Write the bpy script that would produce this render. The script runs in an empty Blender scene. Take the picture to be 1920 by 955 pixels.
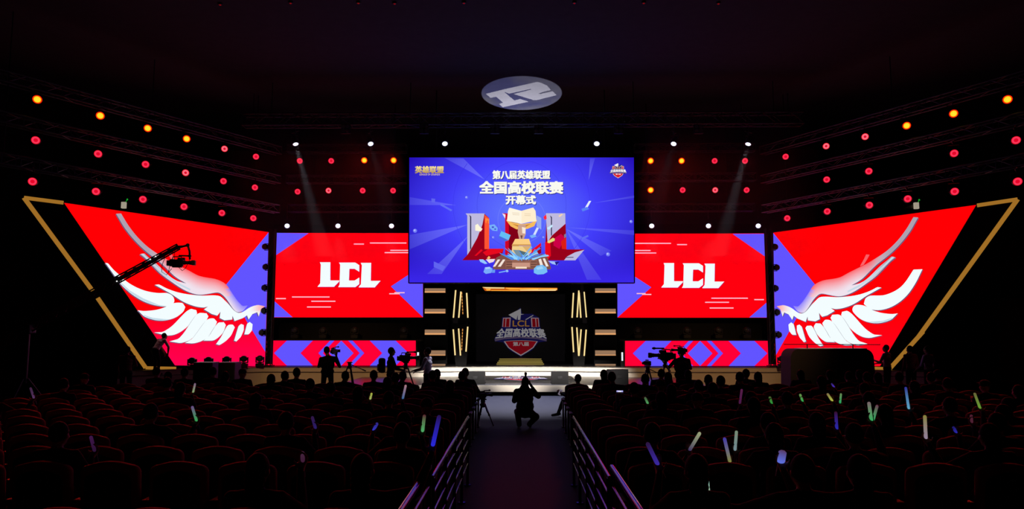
import bpy, bmesh, math, random
import numpy as np
from mathutils import Vector, Matrix, Euler
from mathutils.geometry import tessellate_polygon

S = bpy.context.scene
COL = S.collection
random.seed(7)

# ------------------------------------------------------------------ camera
F_PX = 1380.0
PITCH = math.atan((616.0 - 477.5) / F_PX)
YAW = math.atan(16.0 / F_PX)
EYE = Vector((0.0, 0.0, 2.25))
cam_data = bpy.data.cameras.new('camera')
cam_data.sensor_width = 36.0
cam_data.lens = F_PX / 1920.0 * 36.0
cam_data.clip_end = 200
cam = bpy.data.objects.new('camera', cam_data)
cam.location = EYE
cam.rotation_euler = (math.pi / 2 + PITCH, 0, YAW)
COL.objects.link(cam)
S.camera = cam
ROT = Euler((math.pi / 2 + PITCH, 0, YAW)).to_matrix()

# ------------------------------------------------------------------ world, exposure
w = bpy.data.worlds.new('world')
S.world = w
w.use_nodes = True
w.node_tree.nodes['Background'].inputs[0].default_value = (0, 0, 0, 1)
w.node_tree.nodes['Background'].inputs[1].default_value = 0
S.view_settings.view_transform = 'Standard'
S.view_settings.look = 'None'
S.view_settings.exposure = 0
S.view_settings.gamma = 1
S.view_settings.use_curve_mapping = False
S.cycles.max_bounces = 5
S.cycles.diffuse_bounces = 2
S.cycles.glossy_bounces = 3
S.cycles.transparent_max_bounces = 12

# unseen front-of-house spots without fixtures, put in to light the stage front
def spot(name, loc, target, energy, color, angle, blend=0.5, radius=0.1):
    d = bpy.data.lights.new(name, 'SPOT')
    d.energy = energy
    d.color = color
    d.spot_size = math.radians(angle)
    d.spot_blend = blend
    d.shadow_soft_size = radius
    o = bpy.data.objects.new(name, d)
    o.location = loc
    v = Vector(target) - Vector(loc)
    o.rotation_euler = v.to_track_quat('-Z', 'Y').to_euler()
    COL.objects.link(o)
    return o
for fx in (-2.5, 0, 2.5):
    spot('front_spot_light', (fx * .6, 7, 10.6), (fx, 28.8, -.1), 56000, (1, .92, .84), 10.5, 1.0, .15)
spot('front_wash_light', (-6, 7, 10.6), (-7.4, 29.4, 0.2), 4200, (1, .52, .2), 20, .9, .2)
spot('front_wash_light', (6, 7, 10.6), (7.4, 29.4, 0.2), 4200, (1, .52, .2), 20, .9, .2)
GOBO_POWER = 8500
RED_POWER = 105
RED_POWER_BRIGHT = 420
WHITE_POWER = 500

# ------------------------------------------------------------------ helpers
def lin(c):
    c = c / 255.0
    return c / 12.92 if c <= .04045 else ((c + .055) / 1.055) ** 2.4
def C(r, g, b):
    return (lin(r), lin(g), lin(b))
def mixc(a, b, t):
    t = max(0.0, min(1.0, t))
    return tuple(a[i] * (1 - t) + b[i] * t for i in range(3))
def ray(px, py):
    return ROT @ Vector(((px - 960) / F_PX, (477.5 - py) / F_PX, -1.0))
def at(px, py, Y):
    d = ray(px, py)
    return EYE + d * (Y / d.y)
def at_z(px, py, z):
    d = ray(px, py)
    return EYE + d * ((z - EYE.z) / d.z)
def on_plane(px, py, P0, n):
    d = ray(px, py)
    return EYE + d * ((P0 - EYE).dot(n) / d.dot(n))

ORD = ['first', 'second', 'third', 'fourth', 'fifth', 'sixth', 'seventh', 'eighth', 'ninth', 'tenth', 'eleventh',
       'twelfth', 'thirteenth', 'fourteenth', 'fifteenth', 'sixteenth']

MATS = {}
def mat(name, color, rough=.6, metal=0.0, emit=None, strength=1.0, bump=0.0, bscale=40.0, vary=0.0, spec=0.5):
    if name in MATS:
        return MATS[name]
    m = bpy.data.materials.new(name)
    m.use_nodes = True
    nt = m.node_tree
    b = nt.nodes['Principled BSDF']
    b.inputs['Base Color'].default_value = (*color, 1)
    b.inputs['Roughness'].default_value = rough
    b.inputs['Metallic'].default_value = metal
    b.inputs['Specular IOR Level'].default_value = spec
    if emit:
        b.inputs['Emission Color'].default_value = (*emit, 1)
        b.inputs['Emission Strength'].default_value = strength
    if vary or bump:
        tc = nt.nodes.new('ShaderNodeTexCoord')
        nz = nt.nodes.new('ShaderNodeTexNoise')
        nz.inputs['Scale'].default_value = bscale
        nz.inputs['Detail'].default_value = 3
        nt.links.new(tc.outputs['Object'], nz.inputs['Vector'])
        if vary:
            mx = nt.nodes.new('ShaderNodeMix')
            mx.data_type = 'RGBA'
            nt.links.new(nz.outputs['Fac'], mx.inputs['Factor'])
            mx.inputs['A'].default_value = (*[c * (1 - vary) for c in color], 1)
            mx.inputs['B'].default_value = (*[c * (1 + vary) for c in color], 1)
            nt.links.new(mx.outputs['Result'], b.inputs['Base Color'])
        if bump:
            bp = nt.nodes.new('ShaderNodeBump')
            bp.inputs['Strength'].default_value = bump
            bp.inputs['Distance'].default_value = .01
            nt.links.new(nz.outputs['Fac'], bp.inputs['Height'])
            nt.links.new(bp.outputs['Normal'], b.inputs['Normal'])
    MATS[name] = m
    return m
def emat(name, col, strength=1.0):
    if name in MATS:
        return MATS[name]
    m = bpy.data.materials.new(name)
    m.use_nodes = True
    nt = m.node_tree
    nt.nodes.clear()
    out = nt.nodes.new('ShaderNodeOutputMaterial')
    e = nt.nodes.new('ShaderNodeEmission')
    e.inputs[0].default_value = (*col, 1)
    e.inputs[1].default_value = strength
    nt.links.new(e.outputs[0], out.inputs[0])
    MATS[name] = m
    return m
def led_mat():
    if 'led_display' in MATS:
        return MATS['led_display']
    m = emat('led_display', (0, 0, 0))
    nt = m.node_tree
    a = nt.nodes.new('ShaderNodeAttribute')
    a.attribute_name = 'Col'
    e = [n for n in nt.nodes if n.type == 'EMISSION'][0]
    nt.links.new(a.outputs['Color'], e.inputs[0])
    return m
BLACK = mat('black_paint', (.012, .012, .013), .55, spec=.3)
BLACKM = mat('black_metal', (.014, .014, .016), .4, .3)
PLASTIC = mat('black_plastic', (.012, .012, .013), .5, spec=.3)
TRUSS = mat('dark_aluminium', (.10, .10, .105), .38, .8)
CABLE = mat('rubber_cable', (.01, .01, .01), .7)
LED = led_mat()
GLASS = mat('dark_glass', (.01, .01, .012), .08)

def fix_tag(o, label=None, cat=None, group=None, kind=None):
    if label: o['label'] = label
    if cat: o['category'] = cat
    if group: o['group'] = group
    if kind: o['kind'] = kind
    return o
def thing(name, loc, label, cat, group=None, rotz=0.0):
    o = bpy.data.objects.new(name, None)
    o.empty_display_size = .2
    o.location = loc
    o.rotation_euler = (0, 0, rotz)
    COL.objects.link(o)
    return fix_tag(o, label, cat, group)

class MB:
    """collects shapes into one mesh"""
    def __init__(self):
        self.v = []; self.f = []; self.m = []; self.c = []; self.sm = []
    def add(self, vs, fs, mi=0, smooth=False, col=None):
        k = len(self.v)
        self.v += [tuple(x) for x in vs]
        self.c += [col or (0, 0, 0)] * len(vs)
        for f in fs:
            self.f.append([i + k for i in f]); self.m.append(mi); self.sm.append(smooth)
        return self
    def box(self, c, s, mi=0, rot=None, taper=None):
        x, y, z = s[0] / 2, s[1] / 2, s[2] / 2
        t = taper or 1.0
        vs = [Vector((a * x * (t if d > 0 else 1), b * y * (t if d > 0 else 1), d * z)) for d in (-1, 1) for b in (-1, 1) for a in (-1, 1)]
        if rot is not None:
            vs = [rot @ q for q in vs]
        vs = [q + Vector(c) for q in vs]
        return self.add(vs, [(0, 2, 3, 1), (4, 5, 7, 6), (0, 1, 5, 4), (2, 6, 7, 3), (0, 4, 6, 2), (1, 3, 7, 5)], mi)
    def rbox(self, c, s, r=.02, mi=0, rot=None, seg=2):
        bm = bmesh.new()
        bmesh.ops.create_cube(bm, size=1)
        bmesh.ops.scale(bm, vec=s, verts=bm.verts)
        bmesh.ops.bevel(bm, geom=list(bm.edges), offset=min(r, min(s) * .49), segments=seg, profile=.5, affect='EDGES')
        if rot is not None:
            bmesh.ops.rotate(bm, cent=(0, 0, 0), matrix=rot, verts=bm.verts)
        bmesh.ops.translate(bm, vec=c, verts=bm.verts)
        bm.verts.index_update()
        self.add([q.co.copy() for q in bm.verts], [[q.index for q in f.verts] for f in bm.faces], mi)
        bm.free()
        return self
    def cyl(self, a, b, r0, r1=None, n=12, mi=0, cap=True, smooth=True):
        a = Vector(a); b = Vector(b)
        r1 = r0 if r1 is None else r1
        d = (b - a)
        if d.length < 1e-6: return self
        d.normalize()
        u = d.orthogonal().normalized(); w_ = d.cross(u)
        vs = []
        for p, r in ((a, r0), (b, r1)):
            for i in range(n):
                t = 2 * math.pi * i / n
                vs.append(p + (u * math.cos(t) + w_ * math.sin(t)) * r)
        k = [(i, (i + 1) % n, n + (i + 1) % n, n + i) for i in range(n)]
        self.add(vs, k, mi, smooth)
        if cap:
            self.add(vs[:n], [list(range(n))[::-1]], mi)
            self.add(vs[n:], [list(range(n))], mi)
        return self
    def lathe(self, a, axis, prof, n=16, mi=0, cap=True):
        """profile of (distance along axis, radius)"""
        a = Vector(a); d = Vector(axis).normalized()
        u = d.orthogonal().normalized(); w_ = d.cross(u)
        vs = []
        for (h, r) in prof:
            for i in range(n):
                t = 2 * math.pi * i / n
                vs.append(a + d * h + (u * math.cos(t) + w_ * math.sin(t)) * r)
        fs = []
        for j in range(len(prof) - 1):
            for i in range(n):
                fs.append((j * n + i, j * n + (i + 1) % n, (j + 1) * n + (i + 1) % n, (j + 1) * n + i))
        self.add(vs, fs, mi, True)
        if cap:
            self.add(vs[:n], [list(range(n))[::-1]], mi)
            self.add(vs[-n:], [list(range(n))], mi)
        return self
    def tube(self, pts, r, n=8, mi=0):
        pts = [Vector(p) for p in pts]
        vs = []
        ref = None
        for i, p in enumerate(pts):
            d = (pts[min(i + 1, len(pts) - 1)] - pts[max(i - 1, 0)]).normalized()
            if ref is None:
                ref = d.orthogonal().normalized()
            u = (ref - d * ref.dot(d)).normalized(); ref = u
            w_ = d.cross(u)
            for k in range(n):
                t = 2 * math.pi * k / n
                vs.append(p + (u * math.cos(t) + w_ * math.sin(t)) * r)
        fs = []
        for j in range(len(pts) - 1):
            for i in range(n):
                fs.append((j * n + i, j * n + (i + 1) % n, (j + 1) * n + (i + 1) % n, (j + 1) * n + i))
        fs.append(list(range(n))[::-1]); fs.append([len(vs) - n + i for i in range(n)])
        return self.add(vs, fs, mi, True)
    def prism(self, pts, d, mi=0):
        """polygon of 3D points extruded by vector d"""
        pts = [Vector(p) for p in pts]; d = Vector(d); n = len(pts)
        vs = pts + [p + d for p in pts]
        tri = tessellate_polygon([pts])
        fs = [tuple(t) for t in tri] + [tuple(n + i for i in t[::-1]) for t in tri]
        fs += [(i, (i + 1) % n, n + (i + 1) % n, n + i) for i in range(n)]
        return self.add(vs, fs, mi)
    def sph(self, c, r, mi=0, n=12, m=8):
        rr = (r, r, r) if not hasattr(r, '__len__') else r
        vs = []; fs = []
        for j in range(m + 1):
            ph = math.pi * j / m
            for i in range(n):
                t = 2 * math.pi * i / n
                vs.append((c[0] + rr[0] * math.sin(ph) * math.cos(t), c[1] + rr[1] * math.sin(ph) * math.sin(t), c[2] + rr[2] * math.cos(ph)))
        for j in range(m):
            for i in range(n):
                fs.append((j * n + i, (j + 1) * n + i, (j + 1) * n + (i + 1) % n, j * n + (i + 1) % n))
        return self.add(vs, fs, mi, True)
    def build(self, name, mats, parent=None, world=False, colors=False, label=None):
        me = bpy.data.meshes.new(name)
        off = Vector((0, 0, 0))
        vs = self.v
        if world and parent is not None:
            inv = Matrix.LocRotScale(parent.location, parent.rotation_euler, None).inverted()
            vs = [tuple(inv @ Vector(q)) for q in vs]
        me.from_pydata(vs, [], self.f)
        if not isinstance(mats, (list, tuple)): mats = [mats]
        for m in mats: me.materials.append(m)
        me.polygons.foreach_set('material_index', self.m)
        me.polygons.foreach_set('use_smooth', self.sm)
        if colors:
            ca = me.color_attributes.new('Col', 'FLOAT_COLOR', 'POINT')
            ca.data.foreach_set('color', np.array([(*c, 1) for c in self.c], dtype=np.float32).ravel())
        me.update()
        if not colors:
            bm = bmesh.new(); bm.from_mesh(me)
            bmesh.ops.recalc_face_normals(bm, faces=bm.faces)
            bm.to_mesh(me); bm.free()
        o = bpy.data.objects.new(name, me)
        COL.objects.link(o)
        if parent is not None: o.parent = parent
        if label: o['label'] = label
        return o
def structure(name, mb, mats):
    o = mb.build(name, mats)
    o['kind'] = 'structure'
    return o
def copy_thing(root, loc, rotz, label, group=None):
    r = root.copy(); COL.objects.link(r)
    r.location = loc; r.rotation_euler = (0, 0, rotz)
    r['label'] = label
    if group: r['group'] = group
    for ch in list(root.children):
        c = ch.copy(); COL.objects.link(c); c.parent = r
        for g in list(ch.children):
            d = g.copy(); COL.objects.link(d); d.parent = c
    return r

_FONT = {}
def font_mesh(s, bold=0.0):
    k = (s, bold)
    if k in _FONT: return _FONT[k]
    c = bpy.data.curves.new('text', 'FONT'); c.body = s; c.offset = bold; c.resolution_u = 3
    o = bpy.data.objects.new('text', c); COL.objects.link(o)
    dg = bpy.context.evaluated_depsgraph_get()
    m = bpy.data.meshes.new_from_object(o.evaluated_get(dg))
    vs = [(v.co.x, v.co.y) for v in m.vertices]
    fs = [list(p.vertices) for p in m.polygons]
    bpy.data.objects.remove(o); bpy.data.curves.remove(c); bpy.data.meshes.remove(m)
    xs = [v[0] for v in vs]; ys = [v[1] for v in vs]
    x0, x1, y0, y1 = min(xs), max(xs), min(ys), max(ys)
    vs = [((x - x0) / (x1 - x0), (y1 - y) / (y1 - y0)) for x, y in vs]
    _FONT[k] = (vs, fs)
    return _FONT[k]

class Display:
    """flat picture shown by an LED wall: coloured regions lying on one plane"""
    def __init__(self, P0, n):
        self.P0 = Vector(P0); self.n = Vector(n).normalized(); self.mb = MB(); self.layer = 0; self.step = .003
    def pt(self, p):
        return on_plane(p[0], p[1], self.P0, self.n) + self.n * (self.layer * self.step)
    def tri(self, a, b, c, fn, me, depth=0):
        es = [math.dist(a, b), math.dist(b, c), math.dist(c, a)]
        L = max(es)
        if L > me and depth < 10:
            k = es.index(L)
            p = (a, b, c)
            q0, q1, q2 = p[k], p[(k + 1) % 3], p[(k + 2) % 3]
            m = ((q0[0] + q1[0]) / 2, (q0[1] + q1[1]) / 2)
            self.tri(q0, m, q2, fn, me, depth + 1); self.tri(m, q1, q2, fn, me, depth + 1)
            return
        k = len(self.mb.v)
        for p in (a, b, c):
            self.mb.v.append(tuple(self.pt(p))); self.mb.c.append(fn(p[0], p[1]))
        self.mb.f.append([k, k + 1, k + 2]); self.mb.m.append(0); self.mb.sm.append(False)
    def poly(self, pts, col, me=None, up=True):
        if up: self.layer += 1
        tris = tessellate_polygon([[Vector((p[0], p[1], 0)) for p in pts]])
        if callable(col):
            for t in tris:
                self.tri(pts[t[0]], pts[t[1]], pts[t[2]], col, me or 8)
        else:
            self.mb.add([self.pt(p) for p in pts], [tuple(t) for t in tris], 0, False, col)
    def text(self, s, x0, y0, x1, y1, col, bold=0.0, warp=None, up=True):
        if up: self.layer += 1
        vs0, fs0 = font_mesh(s)
        ar = (x1 - x0) / len(s)
        bx, by = bold * ar / (x1 - x0), bold * ar / (y1 - y0) * .7
        offs = [(0, 0)] if not bold else [(-bx, -by), (bx, -by), (-bx, by), (bx, by), (0, by), (0, -by), (bx, 0), (-bx, 0)]
        vs = []; fs = []
        for ox, oy in offs:
            k0 = len(vs)
            vs += [(u + ox, v + oy) for u, v in vs0]; fs += [[i + k0 for i in f] for f in fs0]
        pp = [(x0 + u * (x1 - x0), y0 + v * (y1 - y0)) for u, v in vs]
        if warp: pp = [warp(*p) for p in pp]
        if callable(col):
            k = len(self.mb.v)
            for p in pp:
                self.mb.v.append(tuple(self.pt(p))); self.mb.c.append(col(*p))
            for f in fs:
                self.mb.f.append([i + k for i in f]); self.mb.m.append(0); self.mb.sm.append(False)
        else:
            self.mb.add([self.pt(p) for p in pp], fs, 0, False, col)
    def build(self, name, parent):
        return self.mb.build(name, LED, parent, world=True, colors=True)
def tr(pts, ox, oy, k):
    return [(ox + k * x, oy + k * y) for x, y in pts]
spot('aisle_fill_light', (0, 25.5, 10.3), (0, 22.8, 0), 56000, (.84, .84, 1), 42, 1.0, .15)  # unseen spot added to brighten the aisle floor before the stage

# ------------------------------------------------------------------ hall shell
STAGE_Z, STEP_Z, APRON_Z = .72, .54, .35
CEIL = 11.3
floor_m = mat('floor_concrete', (.008, .0085, .013), .6, bump=.05, bscale=6, vary=.25, spec=.03)
wall_m = mat('hall_wall', (.012, .011, .012), .8, bump=.1, bscale=20)
ceil_m = mat('hall_ceiling', (.035, .035, .037), .95, bump=.15, bscale=3, vary=.3)
structure('floor', MB().box((0, 17, -.1), (42, 46, .2)), floor_m)
structure('ceiling', MB().box((0, 17, CEIL + .1), (42, 46, .2)), ceil_m)
structure('wall_left', MB().box((-20, 17, CEIL / 2), (.3, 46, CEIL)), wall_m)
structure('wall_back', MB().box((0, 37, CEIL / 2), (42, .3, CEIL)), wall_m)
structure('wall_front', MB().box((0, -5, CEIL / 2), (42, .3, CEIL)), wall_m)
mb = MB().box((20, 17, CEIL / 2), (.3, 46, CEIL))
structure('wall_right', mb, wall_m)

# stage, built up in two steps, with a low apron in front of it
cream = mat('stage_fascia', (.78, .72, .62), .35)
deck = mat('stage_deck', (.02, .02, .022), .28)
def stage_block(name, poly, z0, z1):
    mb = MB().prism([(x, y, z0) for x, y in poly], (0, 0, z1 - z0))
    o = structure(name, mb, [cream, deck])
    for p in o.data.polygons:
        if p.normal.z > .9: p.material_index = 1
    return o
def front(dy):
    return [(-14.4, 26.75 - dy), (-10.2, 29.5 - dy), (-4.0, 29.5 - dy), (-1.35, 30.1 - dy), (1.35, 30.1 - dy), (4.0, 29.5 - dy), (10.2, 29.5 - dy), (14.6, 26.6 - dy)]
stage_block('stage', [(14.6, 36.8), (-14.4, 36.8)] + front(0), 0, STAGE_Z)
# step in front of the stage (a ring along the stage front)
stage_block('stage_step', front(.32) + front(0.001)[::-1], 0, STEP_Z)
mb = MB().prism([(x, y, 0.13) for x, y in [(-6.2, 25.0), (6.2, 25.0), (6.2, 29.1), (4.0, 29.17), (1.35, 29.77), (-1.35, 29.77), (-4.0, 29.17), (-6.2, 29.1)]], (0, 0, APRON_Z - .13))
mb.box((0, 27.2, .065), (12, 3.6, .13), 2)
o = structure('apron', mb, [cream, deck, BLACK])
for p in o.data.polygons:
    if p.normal.z > .9: p.material_index = 1
edge = MB()
for dy, z in ((0, STAGE_Z), (.32, STEP_Z)):
    fr = front(dy + .012)
    for a, b in zip(fr[:-1], fr[1:]):
        a = Vector((*a, z - .012)); b = Vector((*b, z - .012)); d = b - a
        edge.box((a + b) / 2, (d.length, .02, .02), 0, Matrix.Rotation(math.atan2(d.y, d.x), 3, 'Z'))
structure('trim_1', edge, BLACKM)

# black flats behind the screens and the alcove in the middle
flat_m = mat('black_flat', (.004, .004, .0045), .7, spec=.2)
mb = MB()
for s in (-1, 1):
    mb.box((s * 7.35, 31.3, 3.7), (6.5, .2, 5.96)); mb.box((s * 4.15, 32.9, 3.7), (.12, 3.0, 5.96))
mb.box((0, 34.75, 3.7), (8.4, .16, 5.96)); mb.box((0, 32.9, 5.4), (8.2, 3.4, .1))
structure('wall_stage', mb, flat_m)

# ------------------------------------------------------------------ LED screens
RED = C(255, 0, 14); BLU = C(98, 84, 255); WHT = C(243, 253, 255); PNK = C(255, 190, 205)
def led_wall(name, loc, label, P0, n, quad, group=None, depth=.16, margin=.05):
    root = thing(name, loc, label, 'LED screen', group)
    P0 = Vector(P0); n = Vector(n).normalized()
    pts = [on_plane(x, y, P0, n) for x, y in quad]
    c = sum(pts, Vector()) / len(pts)
    pts = [p + (p - c).normalized() * margin - n * .006 for p in pts]
    MB().prism(pts, -n * depth).build('cabinet', BLACK, root, world=True)
    return root, Display(P0, n)
def rgb_q(q, k=0): return q

LCLP = [[(135, 165), (405, 165), (405, 630), (635, 630), (630, 660), (500, 795), (80, 795), (80, 785), (145, 705), (160, 225)],
        [(622, 172), (1040, 172), (1145, 240), (1145, 410), (1025, 335), (893, 335), (882, 632), (1025, 632), (1145, 555), (1145, 725), (1045, 803), (605, 803), (640, 735), (655, 225)],
        [(1180, 180), (1448, 180), (1440, 640), (1690, 640), (1540, 810), (1130, 810), (1130, 795), (1185, 730), (1210, 245)]]

def middle_screen(right):
    Y = 30.6
    if not right:
        quad = [(516.5, 437), (793, 437.5), (793, 595.5), (513, 595.5)]
        T = lambda pts: tr(pts, 490, 390, .3351)
        blues = [[(80, 140), (265, 142), (75, 270)], [(71, 520), (175, 612), (70, 612)], [(725, 440), (904, 322), (904, 612)]]
        lines = [(203, 518, 575), (197, 608, 812), (238, 722, 850), (251, 690, 850), (508, 82, 138), (499, 172, 382), (523, 280, 415), (555, 256, 390), (481, 716, 775), (475, 745, 802)]
        dx, dy = 0, 0
        lab = 'wide red LED screen with white letters, left of the blue main screen'
    else:
        quad = [(1157.5, 438.5), (1434.5, 438), (1437.5, 596), (1158, 596)]
        T = lambda pts: tr(pts, 1140, 390, .335)
        blues = [[(697, 146), (880, 145), (882, 275)], [(790, 614), (888, 530), (888, 614)], [(53, 322), (242, 445), (53, 614)]]
        lines = [(199, 120, 352), (206, 386, 442), (239, 120, 238), (253, 120, 270), (480, 160, 210), (485, 190, 242), (506, 578, 782), (514, 818, 872), (529, 543, 677), (561, 568, 702)]
        dx, dy = 644, 1.4
        lab = 'wide red LED screen with white letters, right of the blue main screen'
    P0 = Vector((0, Y, 0)); n = Vector((0, -1, 0))
    cx = (quad[0][0] + quad[1][0]) / 2
    root, D = led_wall('led_screen', at(cx, 595, Y), lab, P0, n, quad, 'wide red LED screens', depth=.3)
    D.poly(quad, RED)
    for b in blues: D.poly(T(b), BLU)
    D.layer += 1
    for y, a, b in lines:
        D.poly(T([(a, y - 3), (b, y - 3), (b, y + 3), (a, y + 3)]), PNK, up=False)
    D.layer += 1
    for p in LCLP: D.poly([(x + dx + .7, y + dy + .9) for x, y in tr(p, 590, 480, .07328)], C(190, 0, 90), up=False)
    D.layer += 1
    for p in LCLP: D.poly([(x + dx, y + dy) for x, y in tr(p, 590, 480, .07328)], WHT, up=False)
    D.build('display', root)
middle_screen(False); middle_screen(True)

def low_screen(right):
    Y = 29.95
    cx = 1312.5 if right else 640
    quad = [(1172, 639.5), (1453, 639.5), (1453, 686.6), (1172, 686.6)] if right else [(499.5, 639), (779.5, 639), (779.5, 686), (499.5, 686)]
    lab = 'low LED strip with blue chevrons, under the %s wide red screen' % ('right-hand' if right else 'left-hand')
    P0 = Vector((0, Y, 0)); n = Vector((0, -1, 0))
    root, D = led_wall('led_screen', at(cx, 686, Y), lab, P0, n, quad, 'low LED strips along the stage', depth=.25, margin=.03)
    y0, y1 = quad[0][1], quad[2][1]; ym = (y0 + y1) / 2
    RD = C(255, 0, 52)
    D.poly(quad, RD)
    VIO = C(170, 20, 220)
    D.layer += 1
    def chev(s, tip, o0, o1, inner):
        P = lambda u, y: (cx + s * u, y)
        D.poly([P(tip + .8, ym), P(o1 + .8, y0), P(o0 - .8, y0), P(inner - .8, ym), P(o0 - .8, y1), P(o1 + .8, y1)], VIO, up=False)
        D.layer += 1
        D.poly([P(tip, ym), P(o1, y0), P(o0, y0), P(inner, ym), P(o0, y1), P(o1, y1)], BLU, up=False)
        D.layer -= 1
    for s in (-1, 1):
        chev(s, 125.5, 54, 101.5, 77)
        chev(s, 42.5, 13.5, 20.5, 35)
    D.layer += 2
    D.poly([(cx, y0), (cx + 23, ym), (cx, y1), (cx - 23, ym)], BLU)
    D.build('display', root)
low_screen(False); low_screen(True)

# wing screens --------------------------------------------------------------
FE = {}
FE['A'] = [(128, 38), (160, 36), (195, 95), (250, 170), (310, 232), (360, 272), (420, 310), (480, 345), (540, 375), (600, 405), (650, 432), (700, 445), (760, 455), (810, 475), (840, 500), (870, 545), (905, 595), (940, 628), (970, 625), (945, 655), (915, 668), (890, 660), (865, 630), (835, 585), (800, 550), (770, 542), (720, 550), (660, 556), (600, 542), (540, 512), (470, 465), (410, 420), (350, 360), (310, 320), (280, 297), (308, 292), (330, 312), (380, 352), (430, 400), (480, 445), (530, 472), (578, 484), (545, 466), (500, 436), (450, 387), (400, 341), (340, 296), (280, 243), (220, 178), (170, 110)]
FE['A2'] = [(455, 285), (478, 283), (492, 312), (520, 360), (495, 350), (470, 312)]
FE['B'] = [(375, 493), (400, 490), (450, 515), (520, 540), (600, 555), (680, 562), (740, 560), (790, 565), (820, 590), (850, 620), (880, 655), (910, 672), (940, 665), (970, 645), (1000, 630), (1040, 622), (1080, 630), (1055, 650), (1040, 695), (1030, 668), (1000, 680), (975, 715), (965, 688), (940, 705), (885, 725), (872, 690), (870, 715), (820, 720), (790, 705), (795, 665), (775, 690), (740, 680), (690, 650), (715, 632), (690, 638), (640, 632), (580, 612), (530, 585), (470, 545)]
FE['C'] = [(58, 352), (75, 355), (110, 395), (155, 435), (200, 475), (260, 510), (330, 535), (400, 545), (450, 545), (485, 560), (500, 590), (490, 615), (450, 630), (400, 628), (330, 610), (260, 575), (200, 530), (150, 480), (100, 410)]
FE['D'] = [(265, 655), (300, 660), (370, 655), (430, 640), (480, 615), (520, 607), (555, 612), (570, 635), (560, 660), (520, 695), (470, 715), (410, 722), (350, 712), (300, 690)]
FE['E'] = [(370, 797), (420, 795), (480, 760), (530, 710), (575, 665), (610, 647), (640, 655), (645, 675), (610, 730), (560, 780), (500, 812), (440, 815)]
FE['F'] = [(468, 855), (520, 840), (560, 800), (600, 740), (640, 685), (670, 672), (705, 675), (717, 695), (690, 750), (640, 810), (590, 850), (530, 865)]
FE['G'] = [(568, 865), (610, 840), (650, 790), (690, 735), (720, 710), (755, 710), (772, 730), (750, 780), (710, 830), (660, 858), (610, 868)]
FE['H'] = [(685, 850), (720, 820), (755, 765), (785, 733), (815, 732), (828, 750), (815, 790), (780, 830), (740, 850)]
FE['I'] = [(765, 872), (795, 830), (830, 765), (850, 748), (875, 750), (885, 765), (865, 810), (830, 850), (785, 878)]
FE['J'] = [(880, 850), (895, 800), (910, 755), (925, 743), (942, 750), (942, 780), (920, 830), (895, 855)]
FE['K'] = [(945, 810), (955, 770), (965, 740), (980, 730), (998, 745), (995, 780), (970, 810)]
CR = [(915, 395), (972, 393), (940, 460), (890, 540), (830, 600), (760, 640), (690, 655), (630, 645), (597, 615), (605, 585), (640, 562), (720, 560), (790, 535), (840, 500), (880, 450)]
TOPE = FE['A'][5:19]
GOLDM = emat('gold_light_strip', C(158, 108, 38))
def smooth_poly(pts, k=2):
    for _ in range(k):
        out = []
        n = len(pts)
        for i in range(n):
            a, b = pts[i], pts[(i + 1) % n]; p = pts[i - 1]; q = pts[(i + 2) % n]
            out.append(a)
            def ang(u, v, w_):
                x = (v[0] - u[0], v[1] - u[1]); y = (w_[0] - v[0], w_[1] - v[1])
                l = math.hypot(*x) * math.hypot(*y)
                return (x[0] * y[0] + x[1] * y[1]) / l if l else 1
            if ang(p, a, b) > .6 and ang(a, b, q) > .6:
                out.append(((-p[0] + 9 * a[0] + 9 * b[0] - q[0]) / 16, (-p[1] + 9 * a[1] + 9 * b[1] - q[1]) / 16))
        pts = out
    return pts
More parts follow.
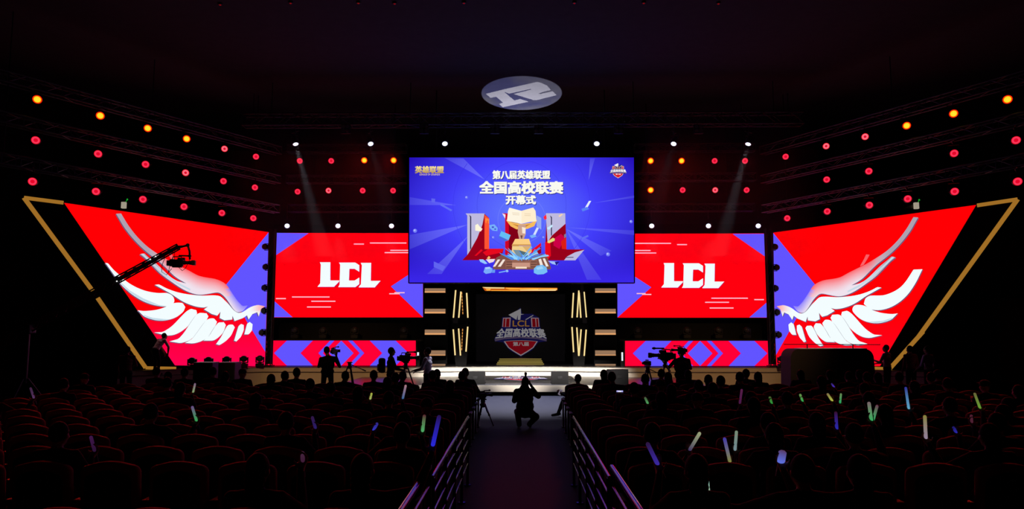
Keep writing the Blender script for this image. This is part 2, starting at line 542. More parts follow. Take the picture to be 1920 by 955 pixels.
def wing_screen(right):
    s = 1 if right else -1
    P0 = Vector((s * 10.36, 30.2, 0))
    d = Vector((s * 6.65, -5.0, 0)).normalized()
    n = Vector((-s * 5.0, -6.65, 0)).normalized()
    if right:
        quad = [(1450, 436.5), (1830.5, 384.5), (1662, 668), (1655, 687), (1452, 687)]
        quad = [(1450, 436.5), (1830.5, 384.5), (1650, 687), (1454, 687)]
        black = [(1831, 384), (1908, 374), (1672, 692), (1650, 690)]
        apex, atop, foot, base = (1908, 374), (1832, 385.5), (1668, 692), (1620, 690)
        cut = (1722, 632), (1731, 622)
        W = lambda p: (1456.7 + (496.5 - p[0]) * .95, p[1] + (496.5 - p[0]) * .025)
        blue = tr([(12, 160), (285, 493), (165, 700), (42, 925)], 1445, 390, .2931) + [(1452, 690)]
        blue = [(1450, 437), (1529, 535), (1492, 600), (1454, 668)]
    else:
        quad = [(120, 380.5), (503.5, 435.5), (497, 687), (328, 685.5)]
        black = [(120, 380), (45, 371), (272, 690), (330, 688)]
        apex, atop, foot, base = (45, 371), (119, 380.5), (273, 690), (330, 691)
        cut = (176, 549), (183, 559)
        W = lambda p: p
        blue = [(503.5, 436), (424, 534), (462, 602), (497.3, 660)]
    P = lambda q: on_plane(q[0], q[1], P0, n)
    lab = 'slanted red LED screen showing a white wing at the %s end of the stage' % ('right' if right else 'left')
    root, D = led_wall('wing_screen', P(((quad[2][0] + quad[3][0]) / 2, 688)), lab, P0, n, quad, 'slanted wing screens', depth=.25)
    MB().prism([P(q) - n * .01 for q in black], -n * .22).build('black_panel', flat_m, root, world=True)
    # gold light strips round the black panel
    k = 3.3
    def strip(a, b, wd):
        a3, b3 = P(a) + n * .03, P(b) + n * .03
        t = (b3 - a3).normalized(); u = t.cross(n).normalized() * wd
        MB().prism([a3 + u, b3 + u, b3 - u, a3 - u], -n * .05).build('light_strip', GOLDM, root, world=True, label='gold light strip')
    strip(atop, apex, .064)
    strip(apex, cut[0], .07); strip(cut[1], foot, .07); strip(foot, base, .055)
    # picture
    def bgc(x, y):
        return mixc(C(255, 0, 4), C(255, 0, 80), (y - 590) / 90) if not right else mixc(C(255, 0, 4), C(255, 0, 30), (y - 590) / 90)
    D.poly(quad, bgc, me=40)
    D.poly(blue, BLU)
    TE = [W(p) for p in tr(TOPE, 180, 390, .2931)]
    TE.sort()
    def ytop(x):
        for a, b in zip(TE[:-1], TE[1:]):
            if a[0] <= x <= b[0]: return a[1] + (b[1] - a[1]) * (x - a[0]) / max(1e-6, b[0] - a[0])
        return TE[0][1] if x < TE[0][0] else TE[-1][1]
    def u_of(x): return (x - 180) / .2931 if not right else (496.5 - (x - 1456.7) / .95 - 180) / .2931
    def colA(x, y):
        u = u_of(x)
        c = mixc(C(176, 160, 176), C(240, 226, 238), (u - 330) / 200)
        if u > 350:
            d_ = y - ytop(x)
            base = BLU if u > 850 else C(255, 0, 4)
            c = mixc(mixc(base, c, .18), c, d_ / 26 + max(0, (450 - u) / 100))
        return c
    def colB(x, y):
        u = u_of(x)
        return mixc(WHT, C(255, 150, 150), (u - 985) / 90 * (1 if y < 585 else .3))
    def colF(x, y): return WHT
    for k_, pts in FE.items():
        pts = [W(p) for p in tr(pts, 180, 390, .2931)]
        if k_ == 'C' and right: pts = tr(CR, 1445, 390, .2931)
        if k_ != 'A2': pts = smooth_poly(pts)
        D.poly([(x - (1.3 if not right else -1.3), y + 1.3) for x, y in pts] if k_ not in ('A2',) else pts, C(96, 84, 120))
        D.poly(pts, colA if k_ in ('A', 'A2') else colB if k_ == 'B' else colF, me=12)
    # paler underside of the outer feathers
    sh = C(196, 218, 232)
    def under(pts): D.poly([W(p) for p in tr(pts, 180, 390, .2931)], sh)
    if not right:
        under([(150, 480), (155, 475), (215, 530), (300, 580), (400, 622), (450, 628), (400, 628), (330, 610), (260, 575), (200, 530)])
    under([(300, 690), (305, 686), (360, 704), (430, 712), (470, 713), (410, 722), (350, 712)])
    under([(285, 296), (300, 294), (360, 352), (430, 414), (520, 478), (600, 520), (600, 530), (520, 492), (430, 428), (350, 356), (310, 318)])
    D.build('display', root)
    return root
wing_screen(False); wing_screen(True)

# crest shown on screens -------------------------------------------------------
def crest(D, M, br=1.0, navy=True):
    """M maps emblem coordinates (0..900) to picture pixels, br dims it"""
    k = lambda c: tuple(v * br for v in c)
    T = lambda pts: [M(*p) for p in pts]
    if navy:
        D.poly(T([(170, 200), (290, 195), (445, 55), (470, 150), (620, 150), (730, 210), (735, 340), (840, 520), (830, 560), (715, 575), (620, 690), (450, 790), (280, 690), (185, 575), (60, 560), (55, 520), (165, 340)]), k(C(40, 36, 120)))
    D.poly(T([(195, 560), (300, 550), (450, 545), (600, 550), (702, 560), (640, 655), (560, 712), (450, 778), (340, 712), (260, 655)]), k(C(250, 235, 240)))
    D.poly(T([(215, 562), (300, 555), (450, 550), (600, 555), (685, 562), (628, 648), (552, 700), (450, 760), (348, 700), (272, 648)]), k(C(215, 25, 45)))
    D.layer += 1
    for m in (0, 1):
        f = (lambda x: 900 - x) if m else (lambda x: x)
        D.poly(T([(f(x), y) for x, y in [(185, 210), (300, 205), (290, 350), (172, 345)]]), k(C(240, 200, 210)), up=False)
        D.layer += 1
        for a, b in ((195, 222), (236, 282)):
            D.poly(T([(f(a), 222), (f(b), 220), (f(b - 6), 345), (f(a - 10), 345)]), k(C(190, 18, 35)), up=False)
        D.layer -= 1
    D.layer += 2
    D.poly(T([(265, 165), (450, 72), (452, 150), (500, 155), (450, 165), (442, 240), (405, 240), (405, 165), (385, 240)]), k(C(245, 240, 245)))
    D.poly(T([(515, 235), (635, 165), (635, 178), (530, 240)]), k(C(245, 240, 245)))
    D.text('LCL', 330, 250, 575, 338, None or k(C(245, 175, 80)), .03, warp=M)
    D.poly(T([(62, 525), (200, 500), (450, 485), (700, 500), (832, 525), (835, 560), (700, 528), (450, 512), (200, 528), (65, 560)]), k(C(130, 110, 150)))
    def wz(x, y):
        t = (x - 450) / 380.0; v = (y - 365) / 135.0
        return M(450 + (x - 450) * (.88 + .14 * v), y + 28 * t * t * (.3 + .7 * v) + (1 - v) * -4)
    D.text('全国高校联赛', 70, 368, 830, 492, k(C(250, 246, 250)), .035, warp=wz)
    D.text('第八届', 335, 570, 565, 628, k(C(250, 235, 240)), .03, warp=M)

# main screen ------------------------------------------------------------------
def main_screen():
    Y = 27.2
    P0 = Vector((0, Y, 0)); n = Vector((0, -1, 0))
    quad = [(767.5, 295.5), (1188.5, 295.5), (1188.5, 530), (767.5, 530)]
    root, D = led_wall('main_led_screen', at(978, 530, Y), 'large blue LED screen with white title and golden trophy, hanging over the stage', P0, n, quad, depth=.35)
    def bg(x, y):
        r = math.hypot((x - 978) / 230, (y - 400) / 150)
        c = mixc(C(100, 122, 255), C(66, 60, 250), r * 1.6) if r < .62 else mixc(C(66, 60, 250), C(36, 12, 180), (r - .62) * 1.9)
        return mixc(c, C(58, 38, 232), (y - 465) / 60) if y > 465 else c
    nx, ny = 44, 26
    for i in range(nx):
        for j in range(ny):
            xs = [767.5 + 421 * (i + a) / nx for a in (0, 1)]; ys = [295.5 + 234.5 * (j + a) / ny for a in (0, 1)]
            ps = [(xs[0], ys[0]), (xs[1], ys[0]), (xs[1], ys[1]), (xs[0], ys[1])]
            k = len(D.mb.v)
            for p in ps: D.mb.v.append(tuple(D.pt(p))); D.mb.c.append(bg(*p))
            D.mb.f.append([k, k + 1, k + 2, k + 3]); D.mb.m.append(0); D.mb.sm.append(False)
    T = lambda pts: tr(pts, 760, 280, .2723)
    # rays of light in the picture
    for pts, far in (([(545, 208), (270, 60), (400, 64)], 1), ([(1262, 212), (1272, 64), (1306, 62)], 1), ([(350, 386), (30, 330), (30, 384)], .8),
                     ([(430, 520), (30, 690), (30, 590)], 1), ([(430, 600), (250, 860), (150, 860)], 1), ([(1105, 548), (1420, 700), (1345, 735)], 1),
                     ([(1120, 540), (1574, 560), (1574, 592)], .6), ([(1290, 372), (1574, 320), (1574, 336)], .6), ([(1108, 550), (1350, 900), (1250, 900)], .6)):
        p = T(pts); tip = p[0]; L = max(math.dist(tip, q) for q in p[1:])
        D.poly(p, lambda x, y: mixc(bg(x, y), C(130, 135, 255), .12 + .42 * far * (1 - math.dist((x, y), tip) / L)), me=14)
    # thin rings
    D.layer += 1
    def ring(cx, cy, r, wd, c):
        N = 48
        for i in range(N):
            a, b = 2 * math.pi * i / N, 2 * math.pi * (i + 1) / N
            q = [(cx + rr * math.cos(t), cy + rr * math.sin(t)) for rr, t in ((r, a), (r, b), (r + wd, b), (r + wd, a))]
            if all(768 < x < 1188 and 296 < y < 529 for x, y in q):
                k = len(D.mb.v)
                for p in q: D.mb.v.append(tuple(D.pt(p))); D.mb.c.append(mixc(bg(*p), c, .3))
                D.mb.f.append([k, k + 1, k + 2, k + 3]); D.mb.m.append(0); D.mb.sm.append(False)
    ring(978, 385, 83, 1.0, C(40, 30, 200)); ring(978, 412, 44, .8, C(150, 160, 255)); ring(978, 385, 128, .8, C(40, 30, 200))
    # writing
    W2 = C(250, 250, 240); SH = C(30, 26, 120)
    for s, x0, y0, x1, y1 in (('第八届英雄联盟', 924, 320.5, 1031, 336), ('全国高校联赛', 900, 341, 1055, 363.5), ('开幕式', 949, 367.5, 1004, 383.5)):
        D.text(s, x0 + 1, y0 + 1.3, x1 + 1, y1 + 1.3, SH, .05)
        D.text(s, x0, y0, x1, y1, W2, .05)
    gold = lambda x, y: mixc(C(250, 226, 150), C(180, 140, 60), (y - 313) / 13)
    D.text('英雄联盟', 779, 312.5, 832, 325.5, gold, .045)
    D.text('LEAGUE OF LEGENDS', 787, 326.5, 825, 329.5, C(230, 200, 130), .02)
    sx = 31.5 / 790
    crest(D, lambda x, y: (1158.5 + (x - 450) * sx, 306.5 + (y - 60) * .0395), 1.0)
    # big letters behind the trophy
    Q = lambda pts: tr(pts, 860, 380, .15704)
    gr = C(190, 186, 222); dr = C(152, 0, 26); rd = C(232, 10, 30); mag = C(205, 0, 70)
    def P(pts, c): D.poly(Q(pts), c)
    P([(85, 135), (310, 135), (330, 690), (45, 692), (105, 630), (105, 160)], C(120, 0, 20))
    P([(85, 135), (310, 135), (285, 270), (222, 430), (150, 558), (125, 600), (105, 630), (105, 160)], gr)
    P([(128, 150), (152, 172), (152, 550), (138, 572), (138, 178)], C(40, 36, 70))
    P([(310, 140), (365, 190), (365, 560), (540, 560), (500, 690), (45, 692), (105, 630), (152, 560), (222, 430), (287, 270)], dr)
    P([(310, 150), (365, 195), (365, 560), (310, 560)], C(255, 84, 50))
    P([(322, 190), (366, 205), (366, 262), (352, 250), (352, 222), (335, 220), (335, 250), (322, 245)], C(255, 140, 60))
    P([(365, 555), (540, 555), (520, 600), (330, 640), (290, 600)], rd)
    P([(190, 640), (270, 560), (290, 575), (215, 640)], rd)
    P([(520, 135), (640, 135), (640, 300), (710, 330), (710, 560), (555, 640), (555, 200)], C(205, 5, 40))
    P([(600, 150), (720, 200), (720, 640), (600, 640)], C(128, 0, 24))
    P([(520, 135), (560, 150), (556, 200)], C(240, 230, 245))
    P([(930, 160), (985, 190), (985, 330), (930, 290)], C(150, 170, 240))
    P([(860, 580), (980, 485), (985, 520), (870, 612)], rd); P([(870, 612), (985, 525), (985, 610), (900, 640)], dr)
    P([(1040, 135), (1270, 135), (1275, 270), (1285, 565), (1500, 565), (1390, 695), (1040, 695), (1035, 480), (1045, 200)], dr)
    P([(1040, 135), (1270, 135), (1272, 260), (1180, 340), (1112, 400), (1085, 440), (1060, 480), (1042, 200)], gr)
    P([(1010, 180), (1042, 150), (1050, 200), (1025, 215)], C(255, 40, 60))
    P([(1030, 480), (1062, 470), (1090, 440), (1100, 640), (1060, 690), (1030, 690)], rd)
    P([(1088, 160), (1112, 182), (1112, 395), (1100, 405), (1100, 192)], C(40, 36, 70))
    P([(1130, 440), (1220, 380), (1270, 430), (1200, 560), (1130, 520)], mag)
    P([(1220, 470), (1282, 420), (1284, 565), (1230, 560)], C(220, 30, 20))
    P([(1495, 570), (1390, 695), (1255, 695), (1290, 650), (1385, 600)], gr)
    P([(1275, 655), (1370, 655), (1365, 664), (1270, 664)], C(60, 50, 80))
    # trophy: book, cup, foot
    P([(565, 215), (640, 245), (750, 265), (860, 250), (937, 215), (900, 290), (820, 322), (690, 327), (620, 290)], C(246, 188, 96))
    P([(640, 262), (750, 285), (860, 262), (800, 300), (720, 305)], C(200, 130, 60))
    P([(605, 70), (750, 108), (750, 262), (640, 240), (578, 226), (590, 110)], C(255, 246, 226))
    P([(750, 108), (890, 68), (917, 110), (928, 232), (850, 240), (750, 262)], C(255, 238, 206))
    for x0, x1, y in ((640, 725, 130), (645, 725, 150), (785, 860, 140), (785, 860, 160)):
        P([(x0, y), (x1, y + 4), (x1, y + 9), (x0, y + 5)], C(222, 196, 160))
    P([(712, 275), (800, 270), (800, 385), (778, 440), (722, 440), (705, 360)], C(205, 160, 140))
    P([(755, 300), (800, 310), (795, 380), (760, 375)], C(250, 232, 214)); P([(735, 400), (765, 400), (752, 455)], C(110, 70, 60))
    P([(675, 442), (840, 442), (866, 522), (634, 522)], C(252, 206, 130)); P([(640, 505), (862, 505), (866, 524), (634, 524)], C(214, 160, 90))
    P([(640, 527), (862, 527), (872, 590), (820, 655), (700, 655), (634, 590)], C(242, 208, 140))
    P([(650, 572), (722, 575), (760, 655), (700, 655)], C(122, 146, 160)); P([(722, 575), (830, 610), (820, 655), (760, 655)], C(84, 108, 116)); P([(760, 530), (862, 527), (870, 590), (830, 610)], C(220, 176, 110))
    P([(450, 665), (530, 625), (700, 660), (800, 680), (1000, 620), (1060, 665), (1100, 790), (1090, 806), (440, 806), (410, 795)], C(128, 82, 72))
    ice = [C(110, 180, 250), C(150, 215, 255), C(70, 140, 235)]
    rnd = random.Random(3)
    for i in range(26):
        a = math.radians(200 + 140 * i / 25) ; r0 = 60; r1 = rnd.uniform(150, 320)
        cx, cy = 760 + rnd.uniform(-60, 60), 690
        dx, dy = math.cos(a), math.sin(a) * .62
        if abs(dx) < .35: r1 *= .35
        b = (cx + dx * r0, cy + dy * r0 * .3); t = (cx + dx * r1, cy + dy * r1)
        P([(b[0] - dy * 20, b[1] + dx * 18), t, (t[0] + 14, t[1] + 16), (b[0] + dy * 20 + 12, b[1] - dx * 18 + 8)], ice[i % 3])
    P([(560, 700), (680, 690), (770, 715), (860, 690), (935, 700), (930, 790), (565, 790)], C(150, 100, 84))
    for y in (712, 742, 772):
        P([(570, y), (640, y), (640, y + 12), (570, y + 12)], C(104, 66, 60)); P([(860, y), (930, y), (930, y + 12), (860, y + 12)], C(104, 66, 60))
    P([(640, 728), (850, 728), (850, 780), (640, 780)], C(202, 150, 130)); P([(680, 776), (812, 776), (812, 797), (680, 797)], C(246, 222, 196))
    for pts in ([(470, 690), (500, 690), (440, 775), (412, 775)], [(530, 690), (560, 690), (505, 775), (470, 775)], [(950, 690), (980, 680), (1010, 775), (975, 775)], [(1000, 680), (1025, 675), (1070, 770), (1040, 775)]):
        P(pts, C(246, 230, 220))
    # loose objects floating in the picture
    lb = C(120, 176, 250)
    P([(512, 355), (622, 402), (598, 462), (488, 412)], C(100, 190, 245)); P([(488, 415), (598, 465), (560, 476), (480, 435)], C(70, 110, 220))
    P([(370, 285), (430, 275), (470, 320), (465, 355), (410, 350), (375, 320)], lb); P([(400, 300), (425, 300), (425, 318), (400, 318)], C(60, 70, 200)); P([(430, 325), (450, 325), (450, 340), (430, 340)], C(60, 70, 200))
    P([(205, 285), (235, 270), (255, 300), (290, 330), (270, 360), (205, 350)], C(255, 248, 220))
    P([(930, 310), (955, 320), (905, 420), (880, 410)], C(214, 226, 255)); P([(845, 410), (900, 395), (930, 420), (870, 440)], lb)
    P([(1545, 0), (1572, 0), (1515, 100), (1490, 92)], C(230, 238, 255)); P([(1455, 95), (1520, 70), (1550, 95), (1470, 125)], C(90, 130, 245))
    P([(1055, 480), (1120, 435), (1142, 445), (1140, 470), (1080, 498), (1058, 495)], C(228, 220, 120))
    P([(1185, 178), (1225, 152), (1235, 162), (1200, 190)], C(255, 214, 170))
    P([(1050, 320), (1110, 280), (1120, 296), (1070, 345)], C(200, 236, 255))
    P([(1250, 400), (1275, 385), (1278, 425), (1255, 440)], C(130, 120, 150))
    P([(250, 690), (300, 690), (350, 740), (320, 745), (265, 720)], C(150, 200, 255)); P([(330, 690), (440, 685), (420, 720), (370, 735)], C(240, 220, 230))
    P([(340, 680), (365, 650), (385, 665), (370, 690)], C(250, 190, 110))
    P([(320, 785), (375, 778), (410, 800), (395, 850), (330, 862), (302, 840)], C(120, 170, 250)); P([(320, 785), (375, 778), (385, 800), (330, 808)], C(170, 206, 255)); P([(405, 815), (440, 810), (438, 848), (400, 850)], C(100, 150, 240))
    P([(482, 840), (570, 822), (575, 835), (485, 852)], lb); P([(565, 815), (590, 813), (598, 835), (575, 845)], C(150, 190, 250))
    P([(895, 800), (930, 765), (1000, 755), (1045, 785), (1055, 840), (1010, 865), (940, 870), (895, 850)], C(120, 190, 246)); P([(920, 790), (990, 770), (1010, 800), (940, 815)], C(160, 214, 252))
    P([(1060, 710), (1130, 715), (1190, 720), (1170, 760), (1110, 745)], C(160, 190, 250)); P([(1140, 720), (1195, 718), (1160, 765)], C(30, 22, 140))
    T2 = lambda pts, c: D.poly(T(pts), c)
    T2([(205, 780), (285, 815), (265, 845), (205, 818)], C(96, 100, 240)); T2([(188, 352), (215, 355), (212, 382), (190, 378)], C(96, 100, 240)); T2([(250, 385), (330, 430), (322, 440), (250, 400)], C(96, 110, 245))
    T2([(1205, 620), (1250, 600), (1255, 612), (1210, 632)], C(96, 110, 245))
    for x, y, r in ((78, 572, 14), (427, 346, 10), (1542, 510, 11), (1386, 732, 14), (948, 617, 8), (608, 618, 9)):
        T2([(x + r * math.cos(i * .524), y + r * math.sin(i * .524)) for i in range(12)], C(110, 120, 245)); T2([(x - r * .2 + r * .5 * math.cos(i * .785), y - r * .2 + r * .5 * math.sin(i * .785)) for i in range(8)], C(176, 186, 255))
    D.build('display', root)
    # hanging chains up to the truss above
    mb = MB()
    for x in (-3.2, 3.2):
        mb.cyl((x, Y + .15, 8.5), (x, Y + .15, CEIL), .025)
    mb.build('hanging_chain', BLACKM, root, world=True)
main_screen()

# back screen with crest -------------------------------------------------------
def back_screen():
    Y = 34.4
    P0 = Vector((0, Y, 0)); n = Vector((0, -1, 0))
    quad = [(893, 552), (1059, 552), (1059, 678), (893, 678)]
    root, D = led_wall('led_screen', at(976, 674, Y), 'dim LED wall with the league crest at the back of the stage alcove', P0, n, quad, depth=.2)
    D.poly(quad, lambda x, y: mixc(C(13, 10, 10), C(6, 5, 6), math.hypot((x - 976) / 80, (y - 615) / 60)), me=20)
    D.layer += 1
    crest(D, lambda x, y: (920 + .1257 * x, 570 + .1257 * y), .2)
    D.build('display', root)
back_screen()
# crest glowing on the apron
def floor_screen():
    z = APRON_Z + .03
    x0 = at_z(922, 708, z).x
    y_far, y_near = at_z(976, 704.6, z).y, at_z(976, 714.3, z).y
    root = thing('floor_led_panel', (0, (y_far + y_near) / 2, APRON_Z), 'flat LED panel showing the crest, lying on the apron before the stage', 'LED screen')
    MB().rbox((0, (y_far + y_near) / 2, APRON_Z + .012), (4.0, y_near - y_far if y_near > y_far else y_far - y_near, .024), .008).build('cabinet', BLACK, root, world=True)
    D = Display((0, 0, z), (0, 0, 1))
    D.step = .0008
    crest(D, lambda x, y: (925.5 + (x - 55) * .1297, 705.4 + (y - 60) * .0115), 1.0)
    D.build('display', root)
floor_screen()
# ------------------------------------------------------------------ trusses
def truss(p0, p1, label, wd=.30, hang=(.15, .85), group='lighting trusses'):
    p0 = Vector(p0); p1 = Vector(p1); d = (p1 - p0); L = d.length; d.normalize()
    up = Vector((0, 0, 1)); sd = d.cross(up).normalized()
    root = thing('lighting_truss', (p0 + p1) / 2, label, 'truss', group)
    cor = [(-1, -1), (1, -1), (1, 1), (-1, 1)]
    h = wd / 2
    for a, b in cor:
        o = sd * a * h + up * b * h
        MB().cyl(p0 + o, p1 + o, .026, n=8).build('chord', TRUSS, root, world=True)
    mb = MB(); n = max(2, int(round(L / .5)))
    for i in range(n + 1):
        q = p0 + d * (L * i / n)
        c = [q + sd * a * h + up * b * h for a, b in cor]
        for k in range(4): mb.cyl(c[k], c[(k + 1) % 4], .012, n=5, cap=False)
        if i < n:
            q2 = p0 + d * (L * (i + 1) / n)
            e = [q2 + sd * a * h + up * b * h for a, b in cor]
            for k in range(4):
                j = (k + 1) % 4
                mb.cyl(c[k] if i % 2 else c[j], e[j] if i % 2 else e[k], .012, n=5, cap=False)
    mb.build('bracing', TRUSS, root, world=True)
    for t in hang:
        q = p0 + d * (L * t)
        MB().cyl(q + up * h, (q.x, q.y, CEIL), .016, n=6).build('hanging_chain', BLACKM, root, world=True)
    return root

# ------------------------------------------------------------------ lamps
def lamp_lens(kind):
    mb = MB(); N = 24; R = .115
    def disc(r0, r1, c0, c1, y):
        k = len(mb.v)
        for i in range(N):
            t = 2 * math.pi * i / N
            for r, c in ((r0, c0), (r1, c1)):
                mb.v.append((r * math.cos(t), y, r * math.sin(t))); mb.c.append(c)
        for i in range(N):
            j = (i + 1) % N
            mb.f.append([k + 2 * i, k + 2 * i + 1, k + 2 * j + 1, k + 2 * j]); mb.m.append(0); mb.sm.append(False)
    if kind == 'red':
        disc(0, .05, C(225, 6, 40), C(232, 8, 44), 0); disc(.05, .075, C(232, 8, 44), C(255, 70, 110), 0); disc(.075, R, C(255, 60, 96), C(240, 6, 34), 0)
    elif kind == 'ring':
        disc(0, .04, C(220, 6, 40), C(230, 8, 46), 0); disc(.04, .07, C(230, 8, 46), C(255, 150, 170), 0); disc(.07, R, C(255, 120, 140), C(255, 8, 24), 0)
    elif kind == 'bright':
        disc(0, .08, C(255, 240, 60), C(255, 228, 40), 0); disc(.08, .098, C(255, 228, 40), C(255, 120, 0), 0); disc(.098, .126, C(255, 60, 0), C(235, 0, 0), 0)  # outer red ring paints the glare halo into the lens colours
        for r, n in ((.022, 5), (.05, 11), (.075, 16)):
            for i in range(n):
                t = 2 * math.pi * i / n
                mb.add([(r * math.cos(t) + .006 * math.cos(u), -.002, r * math.sin(t) + .006 * math.sin(u)) for u in (0, 1.57, 3.14, 4.71)], [(0, 1, 2, 3)], 0, False, C(255, 150, 20))
    elif kind in ('white', 'beam'):
        w_ = (2.2, 2.3, 2.5)
        disc(0, .08, w_, w_, 0); disc(.08, .10, w_, C(190, 200, 255), 0)
    return mb
def make_lamp(kind):
    """stage lamp hanging from a truss clamp, shining along -Y of its own frame"""
    root = thing('stage_lamp', (0, 0, 0), '-', 'stage lamp')
    body = MB().lathe((0, .004, 0), (0, 1, 0), [(0, .128), (.02, .14), (.06, .14), (.07, .125), (.2, .12), (.24, .09), (.30, .085)], 20)
    for k in range(4): body.lathe((0, .10 + .028 * k, 0), (0, 1, 0), [(0, .12), (.003, .132), (.012, .132), (.015, .12)], 20, cap=False)
    b = body.build('housing', BLACKM, root)
    l = lamp_lens(kind).build('lens', LED, root, colors=True)
    y = MB()
    for s in (-1, 1): y.box((s * .155, .11, .1), (.012, .035, .26)); y.cyl((s * .135, .11, 0), (s * .172, .11, 0), .022, n=8)
    y.box((0, .11, .235), (.32, .035, .012))
    yk = y.build('yoke', BLACKM, root)
    MB().cyl((0, .11, .235), (0, .11, .30), .015, n=8).rbox((0, .11, .325), (.05, .07, .08), .012).cyl((0, -.12, .36), (0, .34, .36), .014, n=6).build('clamp', TRUSS, yk)
    d = bpy.data.lights.new('lamp_light', 'SPOT')
    if kind == 'white': d.energy = WHITE_POWER; d.color = (.85, .9, 1); d.spot_size = math.radians(14)
    elif kind == 'beam': d.energy = 8000; d.color = (.8, .87, 1); d.spot_size = math.radians(9)
    else: d.energy = RED_POWER_BRIGHT if kind == 'bright' else RED_POWER; d.color = (1, .03, .02); d.spot_size = math.radians(44 if kind == 'bright' else 36)
    d.spot_blend = .6; d.shadow_soft_size = .08
    lo = bpy.data.objects.new('lamp_light', d); COL.objects.link(lo); lo.parent = root
    return root
LAMP_PROTO = {}
def lamp(kind, loc, target, label, group):
    loc = Vector(loc); v = Vector(target) - loc
    rz = math.atan2(v.x, -v.y)
    tilt = math.atan2(-v.z, math.hypot(v.x, v.y))
    if kind not in LAMP_PROTO:
        r = LAMP_PROTO[kind] = make_lamp(kind)
        r.location = loc; r.rotation_euler = (0, 0, rz); fix_tag(r, label, None, group)
    else:
        r = copy_thing(LAMP_PROTO[kind], loc, rz, label, group)
    piv = Vector((0, .11, 0))
    for ch in r.children:
        nm = ch.name.split('.')[0]
        if nm in ('housing', 'lens', 'lamp_light'):
            R = Matrix.Rotation(tilt, 4, 'X')
            M = Matrix.Translation(piv) @ R @ Matrix.Translation(-piv)
            if nm == 'lamp_light':
                ch.location = M @ Vector((0, -.03, 0)); ch.rotation_euler = (-(math.pi / 2 - tilt), 0, 0)
            else:
                ch.location = M.translation; ch.rotation_euler = (tilt, 0, 0)
    return r
AUD = Vector((0, 8, 1.1))
SIDE = {
 'left': [[(70, 183, 'bright'), (188, 214, 'bright'), (277, 238, 'bright'), (350, 258, 'bright'), (421, 277, 'ring'), (480, 292, 'red')],
          [(67, 260, 'red'), (184, 286, 'red'), (273, 306, 'red'), (348, 322, 'ring'), (419, 338, 'red'), (478, 350, 'red')],
          [(61, 338, 'red'), (180, 357, 'red'), (268, 372, 'red'), (345, 386, 'red'), (416, 398, 'red'), (475, 408, 'red')]],
 'right': [[(1889, 183, 'bright'), (1788, 210, 'bright'), (1700, 233, 'bright'), (1622, 254, 'ring'), (1549, 272, 'ring'), (1473, 292, 'red')],
           [(1905, 260, 'red'), (1789, 285, 'red'), None, (1629, 319, 'red'), (1550, 335, 'red'), None],
           [(1908, 338, 'red'), (1790, 357, 'red'), (1702, 371, 'red'), (1630, 383, 'red'), (1551, 395, 'red'), (1476, 408, 'red')]]}
TN = ['top', 'middle', 'bottom']
LEVZ = [8.82, 7.65, 6.47]
DESC = {'bright': 'glaring yellow and red lamp', 'ring': 'red lamp with pale ring', 'red': 'small plain red lamp'}
for side in ('left', 'right'):
    s = -1 if side == 'left' else 1
    A = Vector((s * 10.06, 28.0)); B = Vector((s * 14.0, 21.0))
    if side == 'right': A = Vector((10.06, 28.2)); B = Vector((14.0, 20.8))
    for lv in range(3):
        z = LEVZ[lv] + .50
        dd = (B - A).normalized()
        a, b = A - dd * .8, B + dd * 2.2
        truss((a.x, a.y + .1, z), (b.x, b.y + .1, z), 'slanting %s truss of the %s side bank, carrying red lamps' % (TN[lv], side), hang=(.12, .5, .9) if lv == 0 else (.1, .9))
        cnt = 0
        for k, it in enumerate(SIDE[side][lv]):
            if it is None: continue
            px, py, kind = it
            # where the line of sight meets the vertical plane of the truss
            nrm = Vector((-dd.y, dd.x, 0)); d = ray(px, py)
            t = (Vector((A.x, A.y, 0)) - EYE).dot(nrm) / d.dot(nrm)
            p = EYE + d * t
            lamp(kind, p, AUD + Vector((p.x * .55, 0, 0)), '%s, %s from the outer end of the %s %s truss' % (DESC[kind], ORD[cnt], TN[lv], side), 'red lamps on the side trusses')
            cnt += 1
MID = {'left': [[(562, 300, 'red'), (621, 300, 'red'), (683, 299, 'bright'), (738, 299, 'bright')], [(558, 358, 'red'), (616, 356, 'ring'), (680, 356, 'red'), (737, 356, 'red')]],
       'right': [[(1397, 300, 'red'), (1340, 300, 'red'), (1278, 300, 'bright'), (1220, 300, 'bright')], [(1400, 355, 'red'), (1341, 355, 'ring'), (1280, 355, 'red'), (1220, 355, 'bright')]]}
for side in ('left', 'right'):
    s = -1 if side == 'left' else 1
    for lv in range(2):
        Y = 29.0
        z = at(976, MID[side][lv][0][1], Y).z + .5
        truss((s * 9.4, Y + .11, z), (s * 4.6, Y + .11, z), '%s straight truss beside the blue main screen on the %s, carrying red lamps' % (('upper', 'lower')[lv], side), hang=(.1, .9))
        for k, (px, py, kind) in enumerate(MID[side][lv]):
            p = at(px, py, Y)
            lamp(kind, p, AUD + Vector((p.x * .75, 0, 0)), '%s, %s from the outer end, %s row %s of main screen' % (DESC[kind], ORD[k], ('upper', 'lower')[lv], side), 'red lamps beside the main screen')
    Y = 30.05
    z = at(976, 390, Y).z
    truss((s * 9.6, Y, z), (s * 4.2, Y, z), 'low straight truss above the %s wide red screen, carrying white lamps' % side, wd=.30, hang=(.2, .8))
    for k, px in enumerate((540, 635, 735) if side == 'left' else (1420, 1327, 1221)):
        p = at(px, 422, Y)
        lamp('white', p + Vector((0, -.11, 0)), (p.x * .6, 19, 0), 'white lamp, %s from the outer end, low row above the %s red screen' % (ORD[k], side), 'white lamps of the low row')
        MB_pole = None
Y = 26.4
z = at(976, 225, Y).z
